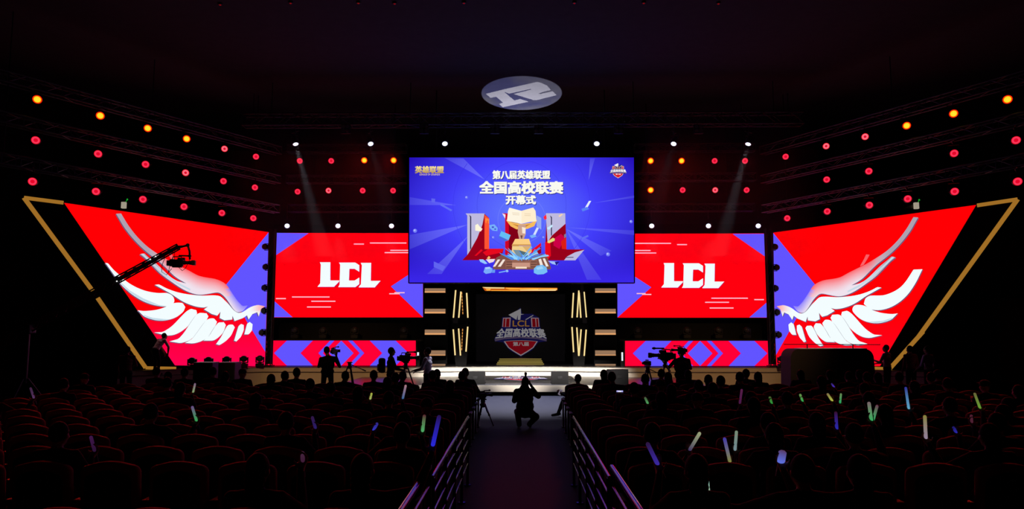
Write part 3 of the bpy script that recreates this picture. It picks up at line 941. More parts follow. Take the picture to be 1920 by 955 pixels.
truss((-10.2, Y, z), (10.3, Y, z), 'long main truss right across the hall above the blue screen', wd=.42, hang=(.05, .3, .7, .95))
for k, px in enumerate((558, 697, 835, 1118, 1261, 1399)):
    p = at(px, 266.5, Y)
    tx = [-3, -2, -1, 1, 2, 3][k]
    if k in (0, 5): lamp('beam', p + Vector((0, -.11, 0)), (-4.9 if k == 0 else 4.9, 23.4, 0), 'white stage lamp throwing a faint beam, %s under the long main truss' % ('leftmost' if k == 0 else 'rightmost'), 'white lamps under the main truss')
    else: lamp('white', p + Vector((0, -.11, 0)), (tx, 18.5 if k in (2, 3) else 20.5, 0), 'white stage lamp, %s from the left under the long main truss' % ORD[k], 'white lamps under the main truss')
# drop pipes that carry the lamps hung lower than their truss
# (each belongs to its lamp)
for o in list(COL.objects):
    if o.name.split('.')[0] == 'stage_lamp' and o.get('group') in ('white lamps of the low row', 'white lamps under the main truss'):
        top = (at(976, 390, 30.05).z if 'low' in o['group'] else z) - (.16 if 'low' in o['group'] else .22)
        h = top - (o.location.z + .36)
        if h > .02: MB().cyl((0, .11, .36), (0, .11, .36 + h), .016, n=6).cyl((-.0, -.16, .36 + h), (0, .38, .36 + h), .016, n=6).build('drop_pipe', TRUSS, o)
# four-lamp blinders, switched off
for k, px in enumerate((648, 795, 928, 1010, 1160, 1310)):
    p = at(px, 242, 26.0)
    r = thing('blinder_lamp', p, 'unlit black four-lamp blinder, %s from the left along the long main truss' % ORD[k], 'stage lamp', 'blinders on the main truss')
    MB().rbox((0, .05, 0), (.34, .10, .34), .02).build('housing', BLACKM, r)
    for i, j in ((-1, -1), (1, -1), (-1, 1), (1, 1)):
        MB().lathe((i * .08, 0, j * .08), (0, -1, 0), [(0, .02), (.02, .05), (.035, .065), (.04, .07)], 12).build('lamp', mat('reflector', (.5, .5, .5), .2, 1), r)
    MB().cyl((0, .1, .17), (0, .25, z - .2 - p.z), .018, n=8).build('bracket', BLACKM, r)

# ------------------------------------------------------------------ emblem projector
cp = at(978, 174, 27)
d = ray(978, 173); cpt = EYE + d * ((CEIL - EYE.z) / d.z)
corners = [EYE + ray(*q) * ((CEIL - EYE.z) / ray(*q).z) for q in ((903, 174), (1053, 174), (978, 142), (978, 206.5))]
prj = Vector((cpt.x, cpt.y + 4.0, CEIL - 4.0))
r = thing('gobo_projector', prj, 'black spot projector behind the main screen, throwing a round emblem on the ceiling', 'projector')
ax = ((corners[2] - prj).normalized() + (corners[3] - prj).normalized()).normalized()
half = (corners[2] - prj).angle(ax)
MB().lathe(-ax * .42, ax, [(0, .08), (.02, .12), (.30, .13), (.32, .10), (.36, .10)], 18, cap=False).build('housing', BLACKM, r)
MB().box((0, .2, -.2), (.3, .3, .06)).box((0, .2, (5.46 - prj.z - .2) / 2), (.08, .08, prj.z - 5.46 - .2)).box((0, .2, 5.475 - prj.z), (.4, .4, .03)).build('bracket', BLACKM, r)
IZ = [[(355, 487), (600, 425), (1190, 292), (1250, 305), (1350, 350), (1415, 425), (1290, 455), (1215, 480), (1240, 492), (1290, 478), (1440, 443), (1508, 508), (1180, 590), (1130, 588), (805, 490), (1100, 415), (1080, 408), (735, 485), (655, 455), (820, 595), (915, 570), (1055, 615), (630, 705), (570, 650), (635, 632), (525, 535), (432, 552)]]
GD = .35
e1 = ax.orthogonal().normalized(); e2 = ax.cross(e1)
def to_gobo(q):
    p = EYE + ray(*q) * ((CEIL - EYE.z) / ray(*q).z) - prj
    p = p * (GD / p.dot(ax))
    return Vector((p.dot(e1), p.dot(e2), 0))
holes = [[to_gobo((870 + x * .11518, 120 + y * .11518)) for x, y in h] for h in IZ]
Rg = GD * math.tan(half) * 1.08
outer = [Vector((Rg * math.cos(2 * math.pi * i / 48), Rg * math.sin(2 * math.pi * i / 48), 0)) for i in range(48)]
loops = [outer] + holes
flat = [p for l in loops for p in l]
tr_ = tessellate_polygon(loops)
gm = bpy.data.materials.new('tinted_gobo_glass'); gm.use_nodes = True
nt = gm.node_tree; nt.nodes.clear()
o_ = nt.nodes.new('ShaderNodeOutputMaterial'); tb = nt.nodes.new('ShaderNodeBsdfTransparent')
nzz = nt.nodes.new('ShaderNodeTexNoise'); nzz.inputs['Scale'].default_value = 9; nzz.inputs['Detail'].default_value = 4
tcc = nt.nodes.new('ShaderNodeTexCoord'); nt.links.new(tcc.outputs['Object'], nzz.inputs[0])
rmp = nt.nodes.new('ShaderNodeValToRGB'); rmp.color_ramp.elements[0].color = (.13, .14, .30, 1); rmp.color_ramp.elements[1].color = (.30, .30, .32, 1)
rmp.color_ramp.elements[0].position = .38; rmp.color_ramp.elements[1].position = .62
nt.links.new(nzz.outputs['Fac'], rmp.inputs[0]); nt.links.new(rmp.outputs[0], tb.inputs[0]); nt.links.new(tb.outputs[0], o_.inputs[0])
MB().add([ax * GD + e1 * p.x + e2 * p.y for p in flat], [tuple(t) for t in tr_]).build('gobo', gm, r)
MB().lathe(ax * (GD - .02), ax, [(0, Rg), (.04, Rg), (.04, Rg + .03), (0, Rg + .03), (0, Rg)], 32, cap=False).build('gobo_ring', BLACKM, r)
ar = MB()
for t in (0, math.pi / 2, math.pi, 1.5 * math.pi):
    u = e1 * math.cos(t) + e2 * math.sin(t)
    ar.cyl(-ax * .1 + u * .10, ax * GD + u * (Rg + .015), .008, n=6)
ar.build('gobo_holder', BLACKM, r)
dl = bpy.data.lights.new('projector_light', 'SPOT'); dl.energy = GOBO_POWER; dl.color = (.84, .82, 1); dl.spot_size = 2 * half; dl.spot_blend = .05; dl.shadow_soft_size = 0
lo = bpy.data.objects.new('projector_light', dl); COL.objects.link(lo); lo.parent = r
lo.rotation_euler = ax.to_track_quat('-Z', 'Y').to_euler()

# ------------------------------------------------------------------ alcove: light pillars, light boxes, header, steps
STRIP = emat('warm_led_strip', C(255, 232, 160)); STRIPD = emat('dim_amber_strip', C(226, 150, 70)); STRIPE = emat('amber_glow', C(96, 44, 6))
PIL = mat('dark_grey_panel', (.05, .05, .055), .5)
def c4(p): return (780 + .2513 * p[0], 520 + .2513 * p[1])
def pillar(right):
    Y = 30.9
    if right:
        body_u = [(1165, 40), (1262, 40), (1285, 335), (1150, 335)]; body_l = [(1152, 350), (1285, 350), (1255, 640), (1175, 640)]
        st = [((1175, 118), (1165, 303), 0), ((1215, 100), (1202, 300), 0), ((1217, 112), (1230, 303), 0), ((1254, 110), (1271, 300), 0),
              ((1164, 372), (1176, 560), 0), ((1200, 376), (1214, 588), 0), ((1232, 390), (1216, 588), 0), ((1270, 392), (1255, 588), 0)]
        chip = [(1228, 50), (1248, 50), (1275, 345), (1245, 345)]
    else:
        body_u = [(300, 40), (378, 40), (400, 335), (262, 335)]; body_l = [(262, 350), (400, 350), (375, 640), (295, 640)]
        st = [((296, 97), (279, 303), 0), ((335, 108), (319, 303), 0), ((341, 112), (350, 283), 1), ((378, 118), (387, 303), 0),
              ((278, 390), (292, 583), 0), ((318, 384), (332, 585), 0), ((348, 386), (340, 552), 1), ((386, 370), (373, 556), 0)]
        chip = [(275, 305), (315, 305), (312, 345), (275, 345)]
    s = 'right' if right else 'left'
    foot = at(*c4((1215 if right else 335, 640)), Y)
    r = thing('light_pillar', (foot.x, Y + .2, STAGE_Z), 'black pillar with slanted glowing amber strips, %s of the stage alcove' % s, 'pillar', 'amber light pillars')
    for b in (body_u, body_l):
        pts = [at(*c4(q), Y) for q in b]
        if b is body_l: pts[2].z = pts[3].z = STAGE_Z
        MB().prism(pts, (0, .45, 0)).build('panel', flat_m, r, world=True)
    xs = at(*c4((1215 if right else 335, 342)), Y)
    MB().box((xs.x, Y + .25, xs.z), (.5, .3, .3)).build('joint', BLACKM, r, world=True)
    MB().prism([at(*c4(q), Y - .01) for q in chip], (0, -.03, 0)).build('bracket', PIL, r, world=True, label='grey bracket')
    for a, b, dim in st:
        A, B = at(*c4(a), Y - .03), at(*c4(b), Y - .03)
        mb = MB(); d_ = (B - A)
        if dim:
            n = 7
            for k in range(n):
                mb.cyl(A + d_ * (k / n), A + d_ * ((k + .72) / n), .017, n=6)
            mb.build('light_strip', STRIPD, r, world=True, label='broken dim amber light strip')
        else:
            mb.cyl(A, B, .027, n=8)
            mb.build('light_strip', STRIP, r, world=True)
            o = MB().prism([A + Vector((-.038, .02, 0)), A + Vector((.038, .02, 0)), B + Vector((.038, .02, 0)), B + Vector((-.038, .02, 0))], (0, .015, 0)).build('strip_glow', STRIPE, r, world=True)  # dim emissive backing stands in for the glow around the strip
pillar(False); pillar(True)
BOXF = emat('tan_light_box', C(150, 116, 88)); BOXL = emat('pale_amber_edge', C(228, 164, 108))
for right in (0, 1):
    Y = 30.55
    for k, (ya, yb, yc) in enumerate(((545, 546.5, 549), (583, 584.5, 588), (620, 624, 628.5), (657.5, 663, 668), (683, 685, 686))):
        xa, xb = (1116, 1154.5) if right else (796.5, 835)
        y0 = (541, 579.5, 618.5, 657.5, 683)[k]; y1 = (546.5, 585, 625, 665.5, 686)[k]; y2 = (549, 588, 628, 667, 686.2)[k]
        p = at((xa + xb) / 2, (y0 + y2) / 2, Y)
        r = thing('light_box', p, 'tan glowing light box, %s from the top, %s of the stage alcove' % (ORD[k], 'right' if right else 'left'), 'light box', 'tan light boxes')
        A, B = at(xa, y0, Y), at(xb, y2, Y)
        MB().rbox(((A.x + B.x) / 2, Y + .2, (A.z + B.z) / 2), (B.x - A.x + .03, .36, A.z - B.z + .03), .01).build('housing', BLACK, r, world=True)
        A, B = at(xa, y0, Y), at(xb, y1, Y)
        MB().box(((A.x + B.x) / 2, Y + .01, (A.z + B.z) / 2), (B.x - A.x, .02, A.z - B.z)).build('diffuser', BOXF, r, world=True)
        if k < 4:
            A, B = at(xa, y1, Y), at(xb, y2, Y)
            MB().box(((A.x + B.x) / 2, Y - .005, (A.z + B.z) / 2), (B.x - A.x, .03, A.z - B.z)).build('light_strip', BOXL, r, world=True, label='brighter amber lower edge')
        MB().box((p.x, Y + .43, p.z), (.08, .12, .08)).build('bracket', BLACKM, r, world=True)
# tower the boxes are bolted to
mb = MB()
for s in (-1, 1): mb.box((s * 3.55, 31.15, 3.0), (.95, .2, 4.56))
structure('wall_alcove', mb, flat_m)
# amber header light over the alcove
Y = 30.4
r = thing('header_light', at(975, 542, Y), 'angular amber light panel under the blue main screen', 'light fitting')
OR = emat('amber_panel', C(255, 176, 60)); OR2 = emat('pale_amber_panel', C(255, 226, 150)); ORD_ = emat('orange_panel', C(196, 84, 16))
MB().prism([at(*c4(q), Y + .05) for q in [(490, 68), (1062, 72), (1062, 98), (1040, 106), (515, 108)]], (0, .25, 0)).build('housing', BLACK, r, world=True)
MB().prism([at(*c4(q), Y) for q in [(495, 75), (1055, 80), (1055, 96), (1040, 102), (775, 104), (515, 102)]], (0, .03, 0)).build('frame', ORD_, r, world=True)
for q, m in (([(495, 74), (660, 77), (660, 85), (520, 84)], OR2), ([(520, 90), (556, 86), (556, 100), (528, 101)], OR), ([(670, 78), (800, 82), (912, 86), (912, 92), (700, 92), (665, 84)], OR),
             ([(800, 80), (1052, 82), (1052, 89), (915, 88)], OR), ([(915, 92), (1055, 91), (1040, 101), (775, 101), (775, 95)], OR2), ([(560, 97), (770, 97), (770, 103), (560, 102)], OR)):
    MB().prism([at(*c4(p), Y - .03) for p in q], (0, .03, 0)).build('light_panel', m, r, world=True)
MB().cyl(at(940, 540, Y) + Vector((0, .2, 0)), at(940, 520, Y) + Vector((0, .9, .3)), .03).cyl(at(1010, 540, Y) + Vector((0, .2, 0)), at(1010, 520, Y) + Vector((0, .9, .3)), .03).build('bracket', BLACKM, r, world=True)
# lit steps up to the back screen
GSTEP = emat('gold_step_edge', C(146, 128, 62))
r = thing('step_unit', (0, 32.4, STAGE_Z), 'low black steps with four gold glowing edges before the crest screen', 'steps')
for k, (y0, y1, xa, xb) in enumerate(((682.2, 684.6, 931, 1020), (679.2, 681, 932.5, 1018), (676.3, 678, 935, 1016.5), (673, 674.6, 936.5, 1015))):
    Yk = 31.7 + .35 * k
    A, B = at(xa, y0, Yk), at(xb, y1, Yk)
    MB().box(((A.x + B.x) / 2, Yk + .02 + (34.1 - Yk) / 2, (A.z + STAGE_Z) / 2), (B.x - A.x, 34.1 - Yk, A.z - STAGE_Z)).build('step', BLACK, r, world=True)
    MB().box(((A.x + B.x) / 2, Yk, (A.z + B.z) / 2), (B.x - A.x, .03, A.z - B.z)).build('light_strip', GSTEP, r, world=True, label='gold glowing step edge')
# small upright white lamps at the inner ends of the low strips
for right in (0, 1):
    px = 1167 if right else 783.5
    p = at(px, 686, 29.9)
    r = thing('tube_light', (p.x, 29.9, STAGE_Z), 'short upright white tube light at the inner end of the %s chevron strip' % ('right' if right else 'left'), 'lamp', 'short white tube lights')
    A, B = at(px - 1.6, 661, 29.9), at(px + 1.6, 677 if right else 668, 29.9)
    MB().rbox((p.x, 29.95, (A.z + STAGE_Z) / 2), (.13, .08, A.z - STAGE_Z + .04), .01).build('housing', BLACK, r, world=True)
    MB().rbox((p.x, 29.9, (A.z + B.z) / 2), (B.x - A.x, .03, A.z - B.z), .01).build('tube', emat('white_tube', C(240, 250, 255)), r, world=True)

# ------------------------------------------------------------------ moving heads
def make_moving_head():
    r = thing('moving_head_lamp', (0, 0, 0), '-', 'stage lamp')
    MB().rbox((0, 0, .08), (.30, .24, .14), .02).box((0, 0, .005), (.24, .2, .01)).build('base', PLASTIC, r)
    y = MB().cyl((0, 0, .15), (0, 0, .18), .07, n=16)
    y.rbox((0, 0, .19), (.30, .12, .04), .012)
    for s in (-1, 1): y.rbox((s * .145, 0, .29), (.035, .12, .22), .012)
    y.build('yoke', PLASTIC, r)
    h = MB().lathe((0, .13, .34), (0, -1, 0), [(0, .05), (.02, .10), (.10, .122), (.20, .125), (.26, .115), (.262, .09), (.245, .085)], 20)
    hd_ = h.build('head', PLASTIC, r)
    MB().sph((0, -.11, .34), (.085, .03, .085), n=14, m=8).build('lens', mat('lamp_glass', (.06, .06, .07), .08, 0), hd_)
    return r
MH = None
def moving_head(loc, rz, label, group, up=1):
    global MH
    if MH is None:
        MH = make_moving_head(); MH.location = loc; MH.rotation_euler = (0, 0, rz); MH['label'] = label; MH['group'] = group
        return MH
    return copy_thing(MH, loc, rz, label, group)
for k, (px, Y) in enumerate(((360, 27.3), (391, 27.9), (425, 28.5), (457, 29.0), (487, 29.35))):
    p = at(px, 686, Y)
    moving_head((p.x, Y, STAGE_Z), .15, 'black moving-head lamp on the stage under the left wing, %s from the outer end' % ORD[k], 'moving heads on the stage edge')
p = at(1466, 686, 29.2)
moving_head((p.x, 29.2, STAGE_Z), -.1, 'black moving-head lamp on the stage edge under the right wing, beside the desk', 'moving heads on the stage edge')
for right in (0, 1):
    for k, px in enumerate((553, 606, 665, 757) if not right else (1400, 1347, 1288, 1196)):
        p = at(px, 636, 30.4)
        moving_head((p.x, 30.4, p.z + .02), 0, 'dark moving-head lamp on the ledge over the %s chevron strip, %s from outside' % ('right' if right else 'left', ORD[k]), 'moving heads on the ledges')
    # black ledge they stand on
    a, b = (at(500, 637, 30.4), at(790, 637, 30.4)) if not right else (at(1163, 637, 30.4), at(1453, 637, 30.4))
    t = thing('lamp_ledge', ((a.x + b.x) / 2, 30.75, STAGE_Z), 'black ledge between the %s wide screen and its chevron strip' % ('right' if right else 'left'), 'ledge', 'black lamp ledges')
    MB().box(((a.x + b.x) / 2, 30.75, a.z - .03), (b.x - a.x, .9, .08)).build('shelf', BLACK, t, world=True)
    for f in (.05, .5, .95): MB().box((a.x + (b.x - a.x) * f, 31.0, (a.z - .07 + STAGE_Z) / 2), (.08, .3, a.z - .07 - STAGE_Z)).build('leg', BLACK, t, world=True)
    # column with five side lamps
    xs = [(499, 463), (500, 501), (498, 540), (497, 583), (493, 624)] if not right else [(1451, 463.5), (1454, 502), (1452, 541), (1455, 586), (1458, 628)]
    Y = 29.75
    cx = at(508 if not right else 1444, 560, Y).x
    s = 1 if right else -1
    top = at(508, 430, Y).z
    t = thing('lamp_column', (cx, Y, STAGE_Z), 'black upright column between the %s wing and the wide screen' % ('right' if right else 'left'), 'column', 'black lamp columns')
    MB().box((cx, Y, STAGE_Z + .03), (.36, .36, .06)).build('base_plate', BLACKM, t, world=True)
    mb = MB()
    for i, j in ((-1, -1), (1, -1), (1, 1), (-1, 1)): mb.cyl((cx + i * .1, Y + j * .1, STAGE_Z + .06), (cx + i * .1, Y + j * .1, top), .024, n=8)
    n = 14
    for q in range(n):
        z0 = STAGE_Z + .06 + (top - STAGE_Z - .1) * q / n; z1 = STAGE_Z + .06 + (top - STAGE_Z - .1) * (q + 1) / n
        for i, j, i2, j2 in ((-1, -1, 1, -1), (1, -1, 1, 1), (1, 1, -1, 1), (-1, 1, -1, -1)): mb.cyl((cx + i * .1, Y + j * .1, z0), (cx + i2 * .1, Y + j2 * .1, z1), .012, n=5, cap=False)
    mb.build('column', BLACKM, t, world=True)
    MB().box((cx, Y + .02, (STAGE_Z + top) / 2), (.17, .17, top - STAGE_Z - .2)).build('cladding', flat_m, t, world=True)
    for k, (px, py) in enumerate(xs):
        p = at(px, py, Y)
        r = thing('side_lamp', p, 'dark round side lamp on the %s lamp column, %s from the top' % ('right' if right else 'left', ORD[k]), 'stage lamp', 'side lamps on the columns')
        MB().lathe((s * .0, .12, 0), (s * .25, -1, 0), [(0, .05), (.02, .10), (.14, .12), (.2, .12), (.21, .09)], 18).build('head', BLACKM, r)
        e = abs(cx - p.x) - .1
        MB().rbox((-s * (e / 2 + .04), .06, 0), (max(.1, e), .05, .22), .015).rbox((-s * .02, .06, .13), (.22, .05, .03), .01).rbox((-s * .02, .06, -.13), (.22, .05, .03), .01).build('yoke', BLACKM, r)
# ------------------------------------------------------------------ loudspeakers, monitors, desk
CLOTHB = mat('black_grille_cloth', (.008, .008, .009), .85, bump=.4, bscale=300)
for k, (x0, x1, Y) in enumerate(((362, 397.5, 24.6), (409, 439.5, 24.3))):
    A, B = at(x0, 680, Y), at(x1, 704, Y)
    wd = B.x - A.x; h = A.z; cx = (A.x + B.x) / 2
    r = thing('loudspeaker', (cx, Y, 0), 'tall black loudspeaker before the left wing screen, %s one' % ('outer', 'inner')[k], 'loudspeaker', 'black loudspeakers on the left')
    MB().rbox((0, .3, h / 2 + .03), (wd, .6, h - .06), .03).build('cabinet', PLASTIC, r)
    for i in (-1, 1):
        for j in (0, 1): MB().cyl((i * (wd / 2 - .08), .1 + .4 * j, 0), (i * (wd / 2 - .08), .1 + .4 * j, .07), .03, n=10).build('foot', CABLE, r)
    MB().rbox((0, -.012, h / 2), (wd - .08, .02, h - .18), .006).build('grille', CLOTHB, r)
    MB().tube([(-wd / 2, .2, h * .62), (-wd / 2 - .03, .22, h * .62), (-wd / 2 - .03, .38, h * .62), (-wd / 2, .4, h * .62)], .012).build('handle', BLACKM, r)
WEDGE = mat('grey_speaker_paint', (.011, .011, .012), .55, spec=.2)
def wedge(x0, x1, y0, Y, rz, label):
    A, B = at(x0, y0, Y), at(x1, y0, Y)
    wd = B.x - A.x; h = A.z - APRON_Z
    r = thing('stage_monitor', ((A.x + B.x) / 2, Y + .35, APRON_Z), label, 'loudspeaker', 'wedge stage monitors', rz)
    prof = [(-.30, 0), (.30, 0), (.30, h * .45), (-.02, h), (-.30, h)]
    MB().prism([(-wd / 2, y, z) for y, z in prof], (wd, 0, 0)).build('cabinet', WEDGE, r)
    a = Vector((0, .30, h * .45)); b = Vector((0, -.02, h)); m = (a + b) / 2; d_ = (a - b); nrm = Vector((0, -d_.z, d_.y)).normalized()
    if nrm.y < 0: nrm = -nrm
    MB().rbox(m + nrm * .01, (wd - .06, .02, d_.length - .04), .006, rot=Matrix.Rotation(math.atan2(d_.z, d_.y) , 3, 'X') @ Matrix.Rotation(math.pi / 2, 3, 'X')).build('grille', CLOTHB, r)
    MB().rbox((0, -.305, h * .5), (.16, .014, .09), .01).build('handle', BLACK, r)
    return r
wedge(873, 909, 697.5, 25.3, 0, 'grey wedge stage monitor on the apron, left of the glowing crest')
wedge(1034, 1066, 697.5, 25.3, 0, 'grey wedge stage monitor on the apron, right of the glowing crest')
wedge(1138, 1175, 693.5, 25.3, .35, 'big tilted wedge stage monitor at the right end of the apron')

Y = 24.0
A, B = at(1482, 655, Y), at(1640, 700, Y)
r = thing('control_desk', ((A.x + B.x) / 2, Y, 0), 'long black draped desk with a lit white top edge before the right wing screen', 'desk')
wd = B.x - A.x; h = A.z
pts = []
for a_, s_ in ((math.pi, -1), (0, 1)):
    for i in range(9):
        t = math.pi - math.pi / 2 * i / 8 if s_ < 0 else math.pi / 2 - math.pi / 2 * i / 8
        pts.append((s_ * (wd / 2 - .26) + .26 * math.cos(t), 0, h - .30 + .30 * math.sin(t)))
pts += [(wd / 2 + .04, 0, 0), (-wd / 2 - .04, 0, 0)]
MB().prism(pts, (0, .9, 0)).build('drape', mat('black_drape', (.02, .017, .022), .75, bump=.5, bscale=12), r)
MB().rbox((.05, .25, h + .01), (wd - .5, .5, .03), .01).build('top', mat('pale_laminate', (.75, .72, .74), .4), r)
mb = MB()
for x in (-.75, .72): mb.cyl((x, .1, h + .02), (x, .1, h + .16), .016)
mb.tube([(-1.5, .1, h + .15), (0, .1, h + .15), (1.6, .1, h + .14)], .012)
mb.build('rail', BLACKM, r)
MB().rbox((1.0, -.004, .30), (.16, .02, .06), .01).build('indicator', emat('red_indicator', C(240, 40, 40)), r, label='small red light')

# little boxes with a green light over the wing screens
for right, px, py in ((0, 236, 382), (1, 1714, 383)):
    s = 1 if right else -1
    P0 = Vector((s * 10.36, 30.2, 0)); n = Vector((-s * 5.0, -6.65, 0)).normalized()
    p = on_plane(px, py, P0, n); q = on_plane(px, py + 16, P0, n)
    r = thing('wall_box', p - n * .45, 'small beige box with a green light above the %s wing screen' % ('right' if right else 'left'), 'box', 'beige boxes above the wing screens')
    cm = mat('beige_plastic', (.62, .55, .42), .5)
    MB().rbox((0, 0, 0), (.16, .12, .24), .012).build('housing', mat('glowing_beige', (.62, .55, .42), .5, emit=(.62, .55, .42), strength=.55 if not right else .08), r)  # box emits its own beige, so its lit look is in the material
    MB().cyl((0, .06, -.1), (0, .06, q.z - p.z), .02).build('pole', BLACKM, r)
    MB().cyl((.12, 0, .2), (.12, 0, .25), .035, .02).cyl((.06, 0, .12), (.12, 0, .2), .01).build('green_light', emat('green_lamp', C(20, 150, 40)), r, label='green light')
    if right: MB().prism([(-.5, 0, -.1), (-.12, 0, -.1), (-.12, 0, .06)], (0, .03, 0)).build('bracket', mat('tan_metal', (.3, .27, .2), .5), r)

# curtained doorway in the right wall
mb = MB().box((19.82, 29.95, 3.3), (.12, 2.1, .3)).box((19.82, 28.98, 1.6), (.12, .2, 3.2)).box((19.82, 30.95, 1.6), (.12, .2, 3.2))
structure('trim_2', mb, mat('dark_wood', (.05, .02, .015), .5))
mb = MB()
for i in range(16): mb.cyl((19.80, 29.1 + i * .115, 0), (19.80, 29.1 + i * .115, 3.15), .075, n=8)
structure('door_1', mb, mat('dark_red_curtain', (.06, .012, .014), .8))

# tiny red ceiling lamps
for k, (px, py) in enumerate(((413, 6), (545, 3), (672, 3), (740, 4), (870, 3), (1077, 3), (1207, 3), (1347, 4))):
    p = EYE + ray(px, py) * ((CEIL - EYE.z) / ray(px, py).z)
    r = thing('ceiling_lamp', (p.x, p.y, CEIL), 'tiny dim red ceiling lamp, %s from the left along the top' % ORD[k], 'lamp', 'tiny red ceiling lamps')
    MB().lathe((0, 0, 0), (0, 0, -1), [(0, .06), (.03, .07), (.05, .05)], 12).build('ring', BLACKM, r)
    MB().sph((0, 0, -.05), (.03, .03, .02), n=8, m=6).build('bulb', emat('dim_red_bulb', C(120, 10, 12)), r)

# ------------------------------------------------------------------ aisle handrails
RAIL = mat('brushed_rail', (.05, .05, .075), .13, .95)
def handrail(s, y0, y1, z, label, nbar, nearer):
    x = s * .765
    r = thing('handrail', (x, (y0 + y1) / 2, 0), label, 'handrail', 'handrails along the aisle')
    MB().rbox((x, (y0 + y1) / 2, z - .02), (.038 if nearer else .03, y1 - y0, .04), .013, seg=3).build('top_rail', RAIL, r, world=True)
    n = max(2, int(round((y1 - y0) / 1.1)))
    ys = [y0 + .06 + (y1 - y0 - .12) * i / n for i in range(n + 1)]
    for yy in ys:
        MB().cyl((x, yy, .015), (x, yy, z - .03), .02, n=10).cyl((x, yy, 0), (x, yy, .015), .05, n=14).build('post', RAIL, r, world=True)
    for k in range(nbar):
        zz = z - .17 - k * .165
        MB().cyl((x, y0 + .04, zz), (x, y1 - .04, zz), .0125, n=8).build('rail_bar', RAIL, r, world=True)
for s in (-1, 1):
    sn = 'left' if s < 0 else 'right'
    handrail(s, 2.2, 6.35, 1.11, 'nearer metal handrail on the %s of the aisle, running out of the picture' % sn, 5, 1)
    handrail(s, 6.5, 10.9, .985, 'farther metal handrail on the %s of the aisle, towards the stage' % sn, 4, 0)

# ------------------------------------------------------------------ seats
FAB = mat('dark_red_fabric', (.19, .03, .022), .8, bump=.3, bscale=250, spec=.08)
SHELL = mat('seat_back_shell', (.008, .005, .005), .5, spec=.1)
def back_outline(w_, z0, z1, inset):
    pts = []
    hw = w_ / 2 - inset; r = .07
    pts.append((-hw, z0 + inset)); 
    for i in range(6):
        t = math.pi - math.pi / 2 * i / 5
        pts.append((-hw + r + r * math.cos(t), z1 - .035 - r - inset + r * math.sin(t)))
    for i in range(1, 8):
        u = -1 + 2 * i / 8
        pts.append((u * (hw - r), z1 - inset - .035 * u * u))
    for i in range(6):
        t = math.pi / 2 - math.pi / 2 * i / 5
        pts.append((hw - r + r * math.cos(t), z1 - .035 - r - inset + r * math.sin(t)))
    pts.append((hw, z0 + inset))
    return pts
def shell_mesh(rings, curve=.22):
    mb = MB(); n = None
    vs = []
    for (pts, y) in rings:
        n = len(pts)
        vs += [(x, y + curve * x * x + .12 * (.7 - z) * .8, z) for x, z in pts]
    fs = []
    for k in range(len(rings) - 1):
        for i in range(n):
            j = (i + 1) % n
            fs.append((k * n + i, k * n + j, (k + 1) * n + j, (k + 1) * n + i))
    mb.add(vs, fs, 0, True)
    t = tessellate_polygon([[Vector((x, z, 0)) for x, z in rings[0][0]]])
    mb.add(vs[:n], [tuple(q) for q in t], 0, True)
    mb.add(vs[-n:], [tuple(q) for q in t], 0, True)
    return mb
seat0 = thing('auditorium_seat', (0, 0, 0), '-', 'seat', 'seats of the auditorium')
bo = lambda i: back_outline(.545, .40, 1.0, i)
shell_mesh([(bo(.03), -.052), (bo(.008), -.045), (bo(0), -.02), (bo(0), .02), (bo(.008), .048), (bo(.03), .058)]).build('backrest', FAB, seat0)
pn = lambda i: back_outline(.44, .44, .92, i)
shell_mesh([(pn(.006), -.066), (pn(0), -.06), (pn(0), -.045)]).build('back_panel', SHELL, seat0)
MB().rbox((0, .30, .415), (.50, .46, .10), .04, seg=3).build('seat', FAB, seat0)
for s in (-1, 1):
    a = MB().rbox((s * .305, .22, .61), (.07, .38, .04), .016, seg=2)
    a.rbox((s * .305, .17, .30), (.035, .20, .585), .012)
    a.box((s * .305, .17, .01), (.07, .30, .02))
    a.build('armrest', SHELL, seat0)
ROWS = [5.3] + [7.1 + .9 * k for k in range(12)]
PITCH_X = .65
seats = []
first = True
for ri, Y in enumerate(ROWS):
    for s in (-1, 1):
        for k in range(13):
            X = s * (1.28 + PITCH_X * k)
            if abs(X) > .70 * Y + .55: continue
            lab = 'dark red auditorium seat, %s row from the camera, %s %s of the aisle' % (ORD[ri], ORD[k], 'left' if s < 0 else 'right')
            if first:
                o = seat0; o.location = (X, Y, 0); o['label'] = lab; first = False
            else:
                o = copy_thing(seat0, (X, Y, 0), 0, lab)
            seats.append((ri, s, k, X, Y))

